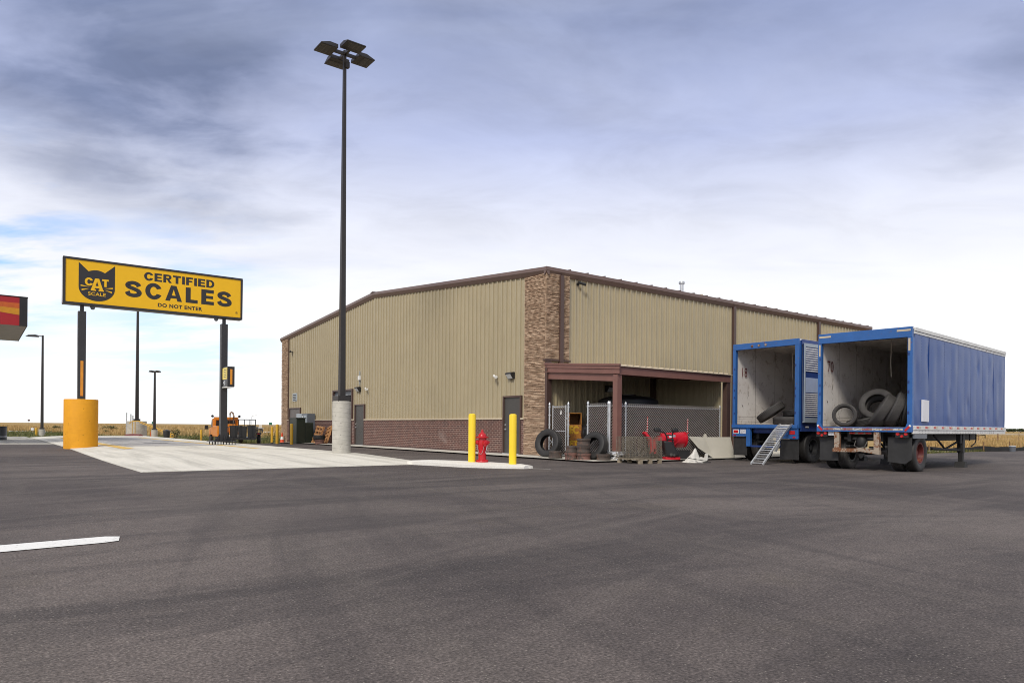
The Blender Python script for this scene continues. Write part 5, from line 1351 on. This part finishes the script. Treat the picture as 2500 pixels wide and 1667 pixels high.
# ---- tyres in the trailers
def T2(x, y, z=0): return Vector((9.67, 19.63, 0)) + Vector((.742, .67, 0)) * x + Vector((-.67, .742, 0)) * y + Vector((0, 0, z))
ex2, ey2 = Vector((.742, .67, 0)), Vector((-.67, .742, 0)); Z = Vector((0, 0, 1))
G2 = 'old tyres in the near blue trailer'
tyre(T2(.42, .68, 1.535), -ex2 * .9 - ey2 * .35 + Z * .18, 'small worn tyre facing out at the left of the near trailer', G2, 'rubber2', .335, .22, .235, groove=2)
tyre(T2(1.05, .04, 1.84), -ex2 * .95 - ey2 * .10 + Z * .42, 'large grey tyre propped up high at the middle of the near trailer', G2, 'rubber2', .47, .26, .29)
tyre(T2(1.10, .42, 1.36), Z * .95 + ey2 * .2 - ex2 * .15, 'flat lying tyre under the propped grey tyre in the near trailer', G2, 'rubber', .46, .24)
tyre(T2(.55, -.30, 1.655), ey2 * .78 - ex2 * .36 + Z * .52, 'leftmost of three leaning tyres with treads showing in the near trailer', G2, 'rubber2', .50, .27)
tyre(T2(.60, -.63, 1.67), ey2 * .84 - ex2 * .36 + Z * .40, 'middle one of three leaning tyres with treads showing in the near trailer', G2, 'rubber2', .50, .27)
tyre(T2(.66, -.93, 1.69), ey2 * .92 - ex2 * .34 + Z * .18, 'rightmost leaning tyre half hidden behind the door post of the near trailer', G2, 'rubber', .50, .25)
tyre(T2(1.9, .3, 1.70), -ey2 * .3 - ex2 * .8 + Z * .1, 'dark tyre standing farther back inside the near trailer', G2, 'rubber', .50, .26)
ex1, ey1 = Vector((.7965, .6046, 0)), Vector((-.6046, .7965, 0)); G1 = 'old tyres in the far blue trailer'
tyre(T1(.68, -.50, 1.405), Z, 'tyre lying flat on the floor of the far trailer', G1, 'rubber2', .54, .26)
tyre(T1(.95, -.66, 1.67), Z * .97 + ey1 * .12, 'upper tyre lying on the flat tyre in the far trailer', G1, 'rubber', .50, .25)
tyre(T1(.66, .20, 1.70), Z * .80 + ey1 * .50 - ex1 * .26, 'tilted tyre leaning on the flat tyres in the far trailer', G1, 'rubber2', .51, .27)
# ================================================================== beside the building, far left
tx = thing('transformer', 'dark green pad transformer in front of the far end of the brick base', 'transformer', W(-1.62, 21.1, -.02), PHI)
mb = MB(); mb.box(.0, .55, .0, 1.15, .0, 1.52); mb.build('cabinet', 'green_tx', tx, sm=0, bev=.02)
mb = MB(); mb.box(-.03, .57, -.03, 1.18, 1.522, 1.57); mb.build('lid', 'green_tx', tx, sm=0, bev=.01)
mb = MB(); mb.box(.555, 1.04, .02, 1.0, .0, 1.28); mb.build('cable_box', 'green_tx', tx, sm=0, bev=.02)
mb = MB(); mb.box(.58, 1.0, .0, .018, .1, 1.15); mb.build('door', 'green_tx', tx, sm=0, bev=.006)
mb = MB(); mb.box(-.2, 1.04, -.3, 1.35, -.12, -.002); mb.build('pad', 'apron', tx, sm=0)
mb = MB(); mb.box(-.018, -.002, .5, .58, .85, 1.0); mb.build('latch', 'steel', tx, sm=0)
ec = thing('electrical_cabinet', 'grey switchgear cabinet against the siding behind the green transformer', 'cabinet', W(-.10, 22.05, -.08), PHI)
mb = MB(); mb.box(-.50, .0, .95, 1.85, .0, 1.90); mb.build('light_case', 'panel_light', ec, sm=0, bev=.01)
mb = MB(); mb.box(-.50, .0, .0, .94, .0, 1.90); mb.build('dark_case', 'panel_grey', ec, sm=0, bev=.01)
mb = MB(); mb.box(-.52, -.501, .08, .55, 1.0, 1.8); mb.build('door', 'panel_light', ec, sm=0)
for k in range(4): mb = MB(); mb.box(-.54, -.502, .62, .76, 1.12 + k * .18, 1.21 + k * .18); mb.build('meter', 'chrome', ec, sm=0)
def pallet(loc, rot, label):
    t = thing('pallet', label, 'pallet', loc, 0, 'pallets leaning on the brick base', rot)
    for k in range(5): mb = MB(); y = .0 + k * .235; mb.box(-.48, .48, y, y + .10, .09, .11); mb.build('slat', 'pallet', t, sm=0)
    for x in (-.47, -.04, .39): mb = MB(); mb.box(x, x + .08, 0, 1.06, .0, .088); mb.build('runner', 'pallet', t, sm=0)
    for y in (.0, .48, .94): mb = MB(); mb.box(-.48, .48, y, y + .09, -.022, -.002); mb.build('bottom_slat', 'pallet', t, sm=0)
pallet(W(-.80, 20.15, .03), (R(72), R(4), PHI - R(90)), 'front broken wooden pallet leaning beside the transformer')
pallet(W(-.56, 19.3, .03), (R(70), R(-9), PHI - R(98)), 'rear wooden pallet leaning closest to the brick wall')
drum_ = drum(-11.0, 40.75, .02, 'rustdrum_red', 'rusty drum standing in front of the leaning pallets', 1.15)
tyre((-11.02, 40.75, .42), (0, .05, 1), 'tyre lying on the rusty drum in front of the pallets', 'loose tyres outside', 'rubber', .34, .24)
cn = thing('traffic_cone', 'orange and white traffic cone at the foot of the far stone pillar', 'traffic cone', W(-.34, 27.2, -.10))
mb = MB(); mb.box(-.19, .19, -.19, .19, 0, .035); mb.build('base', 'black', cn, sm=0)
mb = MB(); mb.lathe([(.14, .035), (.03, .70), (.0001, .71)], 20); bd = mb.build('cone_body', 'cone', cn)
mb = MB(); mb.lathe([(.113, .22), (.077, .43)], 20); mb.build('white_band', 'white', bd)
# ================================================================== service truck and utility trailer
zt_ = -.34
tr = thing('service_truck', 'orange service truck with hose loop parked behind the scale, beyond the black trailer', 'truck', (-20.9, 52.0, zt_), math.atan2(.87, -.52))
tr.scale = (.92,) * 3
# x forward, y left
mb = MB(); mb.prism([(-.1, .75), (2.0, .75), (2.0, 1.25), (1.0, 1.32), (.55, 2.02), (-.1, 2.04)], -.95, .95, 'xz'); cab = mb.build('cab', 'truck', tr, sm=0, bev=.05)
mb = MB(); mb.prism([(1.99, .55), (2.25, .6), (2.22, 1.12), (1.99, 1.2)], -.92, .92, 'xz'); mb.build('nose', 'truck', cab, sm=0, bev=.03)
mb = MB(); mb.face([(-.106, -.75, 1.38), (-.106, .75, 1.38), (-.106, .7, 1.9), (-.106, -.7, 1.9)]); mb.build('rear_window', 'lens', cab, sm=0)
for s in (1, -1):
    mb = MB(); mb.prism([(.1, 1.36), (.85, 1.36), (.5, 1.92), (.1, 1.92)], s * .952, s * .958, 'xz'); mb.build('side_window', 'lens', cab, sm=0)
    mb = MB(); mb.box(.75, .85, s * 1.0, s * 1.28, 1.30, 1.34); mb.box(.72, .82, s * 1.18, s * 1.42, 1.18, 1.5); mb.build('mirror', 'black', tr, sm=0)
    mb = MB(); mb.cyl((-.15, s * .75, 2.03), (-.15, s * .98, 2.22), .02); mb.cyl((-.2, s * 1.0, 2.22), (-.05, s * 1.0, 2.22), .10, .06); mb.build('work_lamp', 'black', tr)
mb = MB(); mb.box(-2.6, -.2, .55, 1.0, .65, 1.45); mb.box(-2.6, -.2, -1.0, -.55, .65, 1.45); mb.box(-2.6, -.2, -.54, .54, .65, .95); bed = mb.build('utility_bed', 'truck', tr, sm=0, bev=.03)
for s in (1, -1): mb = MB(); mb.box(-2.62, -2.601, s * .78 - .12, s * .78 + .12, .75, .9); mb.build('tail_lamp', 'lamp_red', bed, sm=0)
mb = MB(); mb.box(-2.62, -2.601, -.5, .5, .66, .80); mb.build('tail_board', 'white', bed, sm=0)
mb = MB(); mb.box(-.35, -.25, -.9, .9, 1.95, 2.15); mb.box(-.35, -.25, -.9, -.8, 1.45, 1.95); mb.box(-.35, -.25, .8, .9, 1.45, 1.95); mb.build('head_rack', 'truck', tr, sm=0)
mb = MB(); mb.tube([(-.6, -.5, 1.4), (-.6, -.52, 2.2), (-.6, -.44, 2.5), (-.6, -.33, 2.55), (-.6, -.24, 2.45), (-.6, -.22, 1.4)], .06, 8); mb.build('hose_loop', 'rust', tr)
mb = MB(); mb.box(-1.8, -.7, -.45, .45, .96, 1.6); mb.build('compressor', 'truck', tr, sm=0, bev=.05)
mb = MB(); mb.lathe([(.08, 1.6), (.08, 2.0), (.03, 2.05), (.03, 2.15)], 14, T=Matrix.Translation((-1.0, .45, 0))); mb.build('fire_extinguisher', 'lamp_red', tr)
for x in (1.4, -1.7):
    for s in (1, -1):
        mb = MB(); tyre_geo(mb, .40, .23, .24, 2, 28, Matrix.Translation((x, s * .85, .40)) @ Matrix.Rotation(R(90), 4, 'Z')); w_ = mb.build('tyre', 'rubber', tr)
        mb = MB(); mb.cyl((x, s * .80, .40), (x, s * .95, .40), .22, n=20); mb.build('rim', 'rim_dark', w_)
ut = thing('utility_trailer', 'black utility trailer with barred tailgate parked in front of the orange truck', 'trailer', (-17.42, 45.9, -.25), math.atan2(1, -.30))
mb = MB(); mb.box(0, 3.0, -.85, .85, .42, .52); mb.build('bed', 'black', ut, sm=0)
mb = MB(); 
for k in range(6): y = -.85 + k * .34; mb.box(-.06, -.02, y - .025, y + .025, .40, 1.66)
mb.box(-.065, -.015, -.87, .87, 1.65, 1.70); mb.box(-.065, -.015, -.87, .87, .38, .46); mb.build('tailgate', 'black', ut, sm=0)
for s in (1, -1):
    mb = MB()
    for x in (0.05, 1.0, 2.0, 2.95): mb.box(x - .02, x + .02, s * .85 - .02, s * .85 + .02, .52, 1.2)
    mb.box(.03, 2.97, s * .85 - .02, s * .85 + .02, 1.18, 1.22); mb.build('side_rail', 'black', ut, sm=0)
    mb = MB(); mb.prism([(.85, .70), (.95, .85), (1.55, .85), (1.65, .70), (1.60, .70), (1.52, .80), (.98, .80), (.90, .70)], s * .88, s * 1.14, 'xz'); mb.build('fender', 'black', ut, sm=0)
    mb = MB(); tyre_geo(mb, .36, .2, .22, 2, 28, Matrix.Translation((1.25, s * 1.0, .36)) @ Matrix.Rotation(R(90), 4, 'Z')); w_ = mb.build('tyre', 'rubber', ut)
    mb = MB(); mb.cyl((1.25, s * .95, .36), (1.25, s * 1.09, .36), .19, n=20); mb.build('rim', 'white', w_)
    mb = MB(); mb.box(.78, .85, s * 1.0 - .07, s * 1.0 + .07, .72, .80); mb.build('tail_lamp', 'lamp_red', ut, sm=0)
def ut_pt(x, y, z): 
    a = math.atan2(1, -.30); c, s = math.cos(a), math.sin(a); return (-17.42 + c * x - s * y, 45.9 + s * x + c * y, -.25 + z)
for k, (y, w_, h_) in enumerate(((-.58, .245, .80), (-.05, .25, .74), (.48, .25, .77))):
    b_ = thing('waste_bin', ('charcoal bin on the right of the black utility trailer', 'charcoal bin in the middle of the black utility trailer', 'charcoal bin on the left of the black utility trailer')[k], 'bin', ut_pt(.40, y, .525), math.atan2(1, -.30), 'bins in the utility trailer')
    mb = MB(); mb.raw([(-w_ * .85, -w_ * .85, 0), (w_ * .85, -w_ * .85, 0), (w_ * .85, w_ * .85, 0), (-w_ * .85, w_ * .85, 0), (-w_, -w_, h_ - .06), (w_, -w_, h_ - .06), (w_, w_, h_ - .06), (-w_, w_, h_ - .06)], [(0, 1, 2, 3), (4, 5, 6, 7), (0, 1, 5, 4), (1, 2, 6, 5), (2, 3, 7, 6), (3, 0, 4, 7)]); mb.build('bin_body', 'bin', b_, sm=0, bev=.02)
    mb = MB(); mb.box(-w_ - .01, w_ + .01, -w_ - .01, w_ + .01, h_ - .058, h_); mb.build('lid', 'bin', b_, sm=0, bev=.01)
# ================================================================== fuel canopy corner at the left edge
fc = thing('fuel_canopy', 'red fuel station canopy corner with orange and yellow bands at the left edge', 'canopy', (-24.52, 36, 0), PHI)
# local: corner at origin, extends to -x (along -r) and +y (along l)
LX, LY, Zb, Zt = 22, 8.6, 5.98, 7.44
mb = MB(); mb.box(-LX, -.02, .02, LY, Zb + .12, Zt - .1); mb.build('roof_box', 'brown', fc, sm=0)
def band(z0a, z1a, z0b, z1b, m_, lift):
    mb = MB(); mb.face([(-LX, -lift, z0b), (-.34, -lift, z0a), (-.34, -lift, z1a), (-LX, -lift, z1b)]); o_ = mb.build('fascia_band', m_, fc, sm=0)
H = Zt - Zb
mb = MB(); mb.box(-LX, -.34, -.02, .02, Zb, Zt - .05); mb.build('fascia', 'fascia', fc, sm=0)
band(Zb + H * .585, Zb + H * .765, Zb + H * 1.6, Zb + H * 1.8, 'fascia_o', .024) if False else None
mb = MB(); mb.face([(-.34, -.024, Zb + H * .585), (-.34, -.024, Zb + H * .765), (-3.6, -.024, Zb + H * .77), (-3.6, -.024, Zb + H * .66)]); mb.build('orange_band', 'fascia_o', fc, sm=0)
mb = MB(); mb.face([(-.34, -.026, Zb + H * .36), (-.34, -.026, Zb + H * .585), (-3.6, -.026, Zb + H * .66), (-3.6, -.026, Zb + H * .60)]); mb.build('yellow_band', 'fascia_y', fc, sm=0)
mb = MB(); mb.box(-.34, .0, -.03, .3, Zb - .01, Zt - .02); mb.box(-.02, .0, .3, LY, Zb, Zt - .02); mb.build('corner_panel', 'black', fc, sm=0)
mb = MB(); mb.box(-LX, .02, -.05, LY + .02, Zt - .03, Zt); mb.build('cap', 'black', fc, sm=0)
mb = MB(); mb.box(-LX, -.03, .0, LY, Zb + .02, Zb + .05); mb.build('soffit', 'soffit_g', fc, sm=0)
mb = MB(); mb.box(-1.35, -1.15, .1, LY - .1, Zb + .0, Zb + .018); mb.build('soffit_groove', 'black', fc, sm=0)
for x in (-8, -17):
    mb = MB(); mb.box(x - .2, x + .2, 4.1, 4.5, -.2, Zb + .1); mb.build('column', 'white', fc, sm=0, bev=.01)
bl_ = thing('waste_drum', 'dark steel drum bin at the left edge of the concrete lot', 'bin', (-32.35, 44.9, .0))
mb = MB(); mb.lathe([(.44, 0), (.45, .05), (.44, .10), (.44, .82), (.46, .84), (.46, .87), (.40, .87), (.38, .3), (.0001, .3)], 30); mb.build('drum_body', 'bin', bl_, sm=40)
mb = MB(); mb.lathe([(.452, .20), (.458, .22), (.452, .24)], 30); mb.build('hoop', 'steel', bl_)
# ================================================================== far poles, pier, railing
def far_pole(x, y, z0, base_r, base_h, zt, label, arm):
    t = thing('light_pole', label, 'light pole', (x, y, z0), 0, 'parking lot light poles')
    mb = MB(); mb.lathe([(base_r, -.5), (base_r, base_h), (.0001, base_h)], 24); mb.build('concrete_base', 'tube', t, sm=40)
    mb = MB(); mb.box(-.13, .13, -.13, .13, base_h, base_h + .12); mb.build('base_cover', 'pole', t, sm=0)
    mb = MB(); mb.cyl((0, 0, base_h), (0, 0, zt), .12, .075, 10); mb.build('pole', 'pole', t)
    for s in arm:
        mb = MB(); mb.cyl((0, 0, zt - .08), (s * .5, 0, zt - .06), .04, n=8); mb.build('arm', 'pole', t)
        mb = MB(); mb.prism([(s * .45, zt - .14), (s * 1.35, zt - .10), (s * 1.1, zt + .02), (s * .5, zt + .04)], -.22, .22, 'xz'); mb.build('lamp_head', 'pole', t, sm=0, bev=.02)
far_pole(-39.5, 59.9, 0, .235, .57, 8.45, 'dark light pole with one head on a small concrete base near the red canopy', (-1,))
far_pole(-29.4, 58.6, gzw(-29.4, 58.6), .24, .95, 5.45 - gzw(-29.4, 58.6), 'short far light pole with T shaped head behind the yellow handrail', (-.32, .32))
light_pole((-32.9, 62.5, gzw(-32.9, 62.5)), PHI, .78, 1.33 - gzw(-32.9, 62.5), 13.6, 'dark light pole rising behind the sign from a wide concrete pier', w0=.14, w1=.075)
def H_at(u, v, Y):                                   # small far things: from a bearing to a place
    du, dv = u - 1250, v - 1041.5; c, s = math.cos(R(.5)), math.sin(R(.5))
    return Vector(((du * c + dv * s) / 1740 * Y, Y, 1.12 - (dv * c - du * s) / 1740 * Y))
rl = thing('handrail', 'yellow tube handrail sloping down in front of the wide concrete pier', 'handrail', (0, 0, 0))
rail = [H_at(u, v, 61.0) for u, v in ((316, 1034), (320, 1029), (324, 1027.5), (339, 1027.5), (424, 1061), (426, 1064), (423, 1066), (409, 1066))]
mb = MB(); mb.tube(rail, .035, 8); mb.build('rail', 'yellow2', rl)
mb = MB(); mb.tube([H_at(u, v, 61.0) for u, v in ((340, 1031), (418, 1062.5))], .03, 8); mb.build('rail', 'yellow2', rl)
for u, v in ((323, 1028), (330, 1028), (367, 1039), (374, 1042), (409, 1056), (417, 1059)):
    p = H_at(u, v, 61.0); mb = MB(); mb.cyl(p, (p.x, p.y, gzw(p.x, p.y) - .1), .03, n=8); mb.build('rail_post', 'yellow2', rl)
rail0 = rail[3]; rl.location = (rail0.x, rail0.y, 0)
for c in rl.children: c.location = (-rail0.x, -rail0.y, 0)
p = H_at(308.5, 1063, 60); q = H_at(344, 1063, 56.5); mb = MB(); mb.tube([(p.x, p.y, .06), ((p.x + q.x) / 2, (p.y + q.y) / 2 , .12), (q.x, q.y, .12)], .16, 8)
tag(mb.build('painted_kerb', 'darkred', None), 'dull red painted kerb in front of the wide concrete pier', 'kerb')
for k, (u, v0, lab) in enumerate(((309, 1007, 'tallest grey pipe left of the wide concrete pier'), (319.5, 1010.5, 'middle grey pipe above the wide concrete pier'), (324.3, 1014, 'shortest grey pipe next to the pole on the pier'))):
    p = H_at(u, v0, 64.5); mb = MB(); mb.cyl((p.x, p.y, gzw(p.x, p.y) - .2), p, .055, n=8); tag(mb.build('vent_pipe', 'steel', None), lab, 'pipe', 'pipes by the concrete pier')
wbn = thing('waste_bin', 'small dark bin right of the short far light pole', 'bin', (-28.1, 58.0, gzw(-28.1, 58)))
mb = MB(); mb.lathe([(.20, 0), (.27, .85), (.0001, .86)], 20); mb.build('bin_body', 'bin', wbn)
mb = MB(); mb.lathe([(.29, .861), (.28, .93), (.0001, 1.0)], 20); mb.build('lid', 'bin', wbn)
fe = thing('fire_extinguisher', 'red extinguisher hanging on the yellow handrail posts', 'extinguisher', tuple(H_at(370.5, 1066.5, 60.7)))
mb = MB(); mb.lathe([(.11, 0), (.11, .42), (.05, .5), (.04, .58), (.0001, .6)], 14); mb.build('cylinder', 'lamp_red', fe)
p = H_at(491, 1076, 57.5); bollard((p.x, p.y, gzw(p.x, p.y)), 1.02, .08, 'yellow2', 'yellow bollard alone in the green verge left of the orange truck', 'distant yellow bollards')
p = H_at(88.5, 1063, 60.5); bollard((p.x, p.y, gzw(p.x, p.y)), .68, .09, 'yellow2', 'short yellow bollard left of the far light pole base', 'distant yellow bollards')
# signs far off
def road_sign(u, v, Y, w, h, m_, label, posts=2):
    p = H_at(u, v, Y); t = thing('road_sign', label, 'road sign', (p.x, p.y, gzw(p.x, p.y)), 0, 'distant road signs'); z = p.z - gzw(p.x, p.y)
    mb = MB(); mb.box(-w / 2, w / 2, -.03, .03, z - h / 2, z + h / 2); mb.build('board', m_, t, sm=0)
    for s in ((-1, 1) if posts == 2 else (0,)): mb = MB(); mb.cyl((s * w * .35, .05, 0), (s * w * .35, .05, z - h / 2 + .05), .06, n=6); mb.build('post', 'oldwood', t)
road_sign(375, 1032, 230, 1.2, .8, 'sign_green', 'green road sign on the horizon left of the short light pole')
road_sign(660.5, 1034, 230, 1.0, .75, 'sign_green', 'green road sign on the horizon left of the far stone pillar')
road_sign(70.3, 1025.5, 300, .9, .75, 'brown', 'small brown board on the horizon near the red canopy', 1)
road_sign(79, 1047, 75, .28, .25, 'white', 'small white board in the dry grass left of the far pole', 1)
sl_ = H_at(614.5, 1035, 300); t = thing('street_lamp', 'thin curved street lamp far off behind the utility trailer', 'street lamp', (sl_.x, sl_.y, -.3))
zt0 = H_at(614.5, 1013.5, 300).z + .3
mb = MB(); mb.tube([(0, 0, 0), (0, 0, zt0 - .8), (.3, 0, zt0 - .2), (1.7, 0, zt0)], .10, 6); mb.build('mast', 'steel', t)
mb = MB(); mb.box(1.6, 2.3, -.15, .15, zt0 - .05, zt0 + .08); mb.build('lamp_head', 'steel', t, sm=0)
p = H_at(628, 1040, 110); t = thing('stock_trailer', 'pale flat trailer with slatted end far off in the dry grass', 'trailer', (p.x, p.y, gzw(p.x, p.y)))
mb = MB(); mb.box(-.85, .9, -.5, .5, .75, .85); mb.build('bed', 'panel_light', t, sm=0)
mb = MB()
for k in range(5): mb.box(.45, .9, -.52, -.48, .9 + k * .09, .95 + k * .09); mb.box(-.85, .45, -.52, -.48, .88, .92)
mb.build('slatted_end', 'white', t, sm=0)
for x in (-.5, .5): mb = MB(); mb.cyl((x, -.4, .35), (x, .4, .35), .35, n=14); mb.build('wheel', 'rubber', t)
# ================================================================== plants
def shrub(x, y, z, w, h, n, label, group=None, name='shrub', m_='leaf', seed=0):
    rg = random.Random(seed); t = thing(name, label, 'shrub', (x, y, z), 0, group)
    mb = MB(); lobes = [(rg.uniform(-.35, .35) * w, rg.uniform(-.25, .25) * w, rg.uniform(.35, .72) * h, rg.uniform(.22, .38)) for _ in range(7)]
    for k in range(n):
        lx, ly, lz, lr = rg.choice(lobes); d = Vector((rg.gauss(0, 1), rg.gauss(0, 1), rg.gauss(0, 1))).normalized() * (rg.random() ** .4)
        p = Vector((lx + d.x * lr * w, ly + d.y * lr * w, max(.03, lz + d.z * lr * h))); s = rg.uniform(.04, .085) * max(w, h) * .5
        a = Vector((rg.gauss(0, 1), rg.gauss(0, 1), rg.gauss(0, 1))).normalized(); b = a.orthogonal().normalized()
        mb.face([p - a * s, p + b * s * .6, p + a * s, p - b * s * .6])
    mb.build('foliage', m_, t, sm=0, fix=False)
    mb = MB()
    for k in range(5): l = lobes[k]; mb.tube([(0, 0, 0), (l[0] * .4, l[1] * .4, l[2] * .4), (l[0], l[1], l[2])], .02 * h, 5)
    mb.build('stem', 'twig', t)
for k, (u, v, Y, w, h, lab) in enumerate(((136, 1042, 150, 1.9, .95, 'dark bush in the dry field right of the far light pole'), (124, 1050, 125, 1.6, .55, 'low dark bush below the other near the far light pole'), (268, 1048, 135, 2.3, 1.25, 'dark bush in the dry field right of the orange pier'), (260, 1056, 105, .9, .55, 'small bush at the road edge right of the orange pier'), (430, 1064, 64, .75, 1.15, 'dark rounded bush at the lower end of the handrail'), (356, 1036, 210, .1, .1, ''))):
    if not lab: continue
    p = H_at(u, v, Y); g0 = gzw(p.x, p.y); shrub(p.x, p.y, g0, w, h, 420, lab, 'dark bushes in the field', seed=k)
for k, (u, Y, h, lab) in enumerate(((463, 58, .75, 'leafy weed clump in the verge left of the lone bollard'), (476, 57, .9, 'tall leafy weed beside the lone yellow bollard'), (664, 60, .95, 'bushy weed left of the bollard by the far pillar'), (648, 62, .7, 'low weed clump between utility trailer and bollard'))):
    p = H_at(u, 1070, Y); shrub(p.x, p.y, gzw(p.x, p.y) - .05, h * 1.1, h, 260, lab, 'weeds in the verge', 'weed', 'greengrass', 40 + k)
for k, (u, Y, w, lab) in enumerate(((2463, 700, 9, 'distant dark tree on the right horizon, left one'), (2474, 700, 8, 'distant dark tree on the right horizon, second one'), (2492, 620, 9, 'distant low tree at the right edge of the horizon'))):
    p = H_at(u, 1052, Y); rg = random.Random(90 + k); t = thing('tree', lab, 'tree', (p.x, p.y, 0), 0, 'trees on the right horizon')
    mb = MB()
    for j in range(400):
        d = Vector((rg.gauss(0, 1), rg.gauss(0, 1), rg.gauss(0, 1))).normalized() * rg.random() ** .4; q = Vector((d.x * w * .45, d.y * w * .45, 2.1 + d.z * 1.5)); a = Vector((rg.gauss(0, 1), rg.gauss(0, 1), rg.gauss(0, 1))).normalized() * .5; b = a.orthogonal() * .7
        mb.face([q - a, q + b, q + a, q - b])
    mb.build('crown', 'leaf', t, sm=0, fix=False)
    mb = MB(); mb.cyl((0, 0, -.3), (0, 0, 2.2), .3, .15, 7); mb.build('trunk', 'twig', t)
def grass(name, label, m_, pts, hmin, hmax, seed):
    rg = random.Random(seed); mb = MB()
    for x, y in pts:
        z = gzw(x, y) - .03; h = rg.uniform(hmin, hmax)
        for k in range(3):
            a = rg.uniform(0, 6.28); w = h * .07; dx, dy = math.cos(a), math.sin(a); l_ = h * rg.uniform(.1, .5)
            bx, by = x + rg.uniform(-.12, .12) * h * 3, y + rg.uniform(-.12, .12) * h * 3
            mb.v += [Vector((bx - dy * w, by + dx * w, z)), Vector((bx + dy * w, by - dx * w, z)), Vector((bx + dx * l_, by + dy * l_, z + h))]
            i = len(mb.v); mb.f.append([i - 3, i - 2, i - 1]); mb.m.append(0)
    o_ = mb.build(name, m_, None, sm=0, fix=False); return tag(o_, label, 'grass', None, 'stuff')
rg = random.Random(21)
def fan(n, u0, u1, Y0, Y1, ok=lambda x, y: True):
    out = []
    while len(out) < n:
        Y = 1 / rg.uniform(1 / Y1, 1 / Y0); x = (rg.uniform(u0, u1) - 1250) / 1740 * Y
        if ok(x, Y): out.append((x, Y))
    return out
def road_d(x, y): return abs((x + 170) * (246 / 336.9) - (y + 25) * (230 / 336.9))
grass('dry_grass', 'tall dry golden grass in the field left of the building', 'drygrass', fan(9000, -250, 780, 84, 420, lambda x, y: road_d(x, y) > 5 and BA(x, y)[1] > 66), .28, .75, 1)
grass('dry_grass', 'tall dry golden grass in the fenced field right of the building', 'drygrass', fan(7000, 2150, 2900, 41, 190, lambda x, y: BA(x, y)[1] > -3.6 and BA(x, y)[0] > 25.5), .2, .5, 2)
grass('verge_grass', 'rough green grass verge behind the scale', 'greengrass', fan(9000, -250, 780, 50, 104, lambda x, y: road_d(x, y) > 5 and BA(x, y)[1] > 48.4 or (BA(x, y)[0] > -5.5 and BA(x, y)[1] > 31.3 and BA(x, y)[0] < 14)), .10, .32, 3)
grass('weeds', 'green and straw weeds along the asphalt edge by the silt fence', 'greengrass', [W(b := rg.uniform(18.5, 52), -4.95 + rg.random() ** 2 * .8).xy for _ in range(2600)], .06, .22, 4)
# ================================================================== right hand field edge
sf = thing('silt_fence', 'low black silt fence with wooden stakes along the dry field', 'fence', (24.5, 38.3, 0))
def sfp(u): return Vector((19.5 + 27 * u, 35.9 + 13 * u + .12 * math.sin(u * 40), 0))
mb = MB(); o0 = Vector((24.5, 38.3, 0))
N = 60
mb.grid(lambda u, v: tuple(sfp(u) - o0 + Vector((.03 * math.sin(u * 130), 0, -.02 + v * (.26 + .04 * math.sin(u * 33) + .03 * math.sin(u * 90))))), N, 2); fb = mb.build('fabric', 'silt', sf, sm=0); md = fb.modifiers.new('thick', 'SOLIDIFY'); md.thickness = .02
for k in range(14):
    p = sfp(k / 13) - o0; mb = MB(); mb.box(p.x - .025, p.x + .025, p.y - .07, p.y - .02, -.05, .46 + .1 * math.sin(k * 5)); mb.build('stake', 'stake', sf, sm=0)
ff = thing('wire_fence', 'thin wire fence on brown posts in the dry field behind the near trailer', 'fence', (40, 62, 0))
for k in range(20):
    x = -9 + k * 2.35; y = -4 + k * .9 + (k % 3) * .1; r_ = .05 if k % 2 else .022; h = .95 if k % 2 else 1.1
    mb = MB(); mb.cyl((x, y, -.1), (x, y, h), r_, n=7); mb.build('post', 'stake' if k % 2 else 'rust', ff)
for z in (.45, .8):
    mb = MB(); mb.tube([(-9 + k * 2.35, -4 + k * .9, z + .02 * math.sin(k)) for k in range(20)], .006, 4); mb.build('strand', 'wire', ff)
bk = thing('waste_bucket', 'dark grey bucket with pale lid at the asphalt edge by the silt fence', 'bucket', (27.35, 38.95, 0))
mb = MB(); mb.lathe([(.145, 0), (.165, .30), (.0001, .30)], 22); mb.build('bucket_body', 'panel_grey', bk)
mb = MB(); mb.lathe([(.175, .301), (.175, .325), (.0001, .335)], 22); mb.build('lid', 'white', bk)
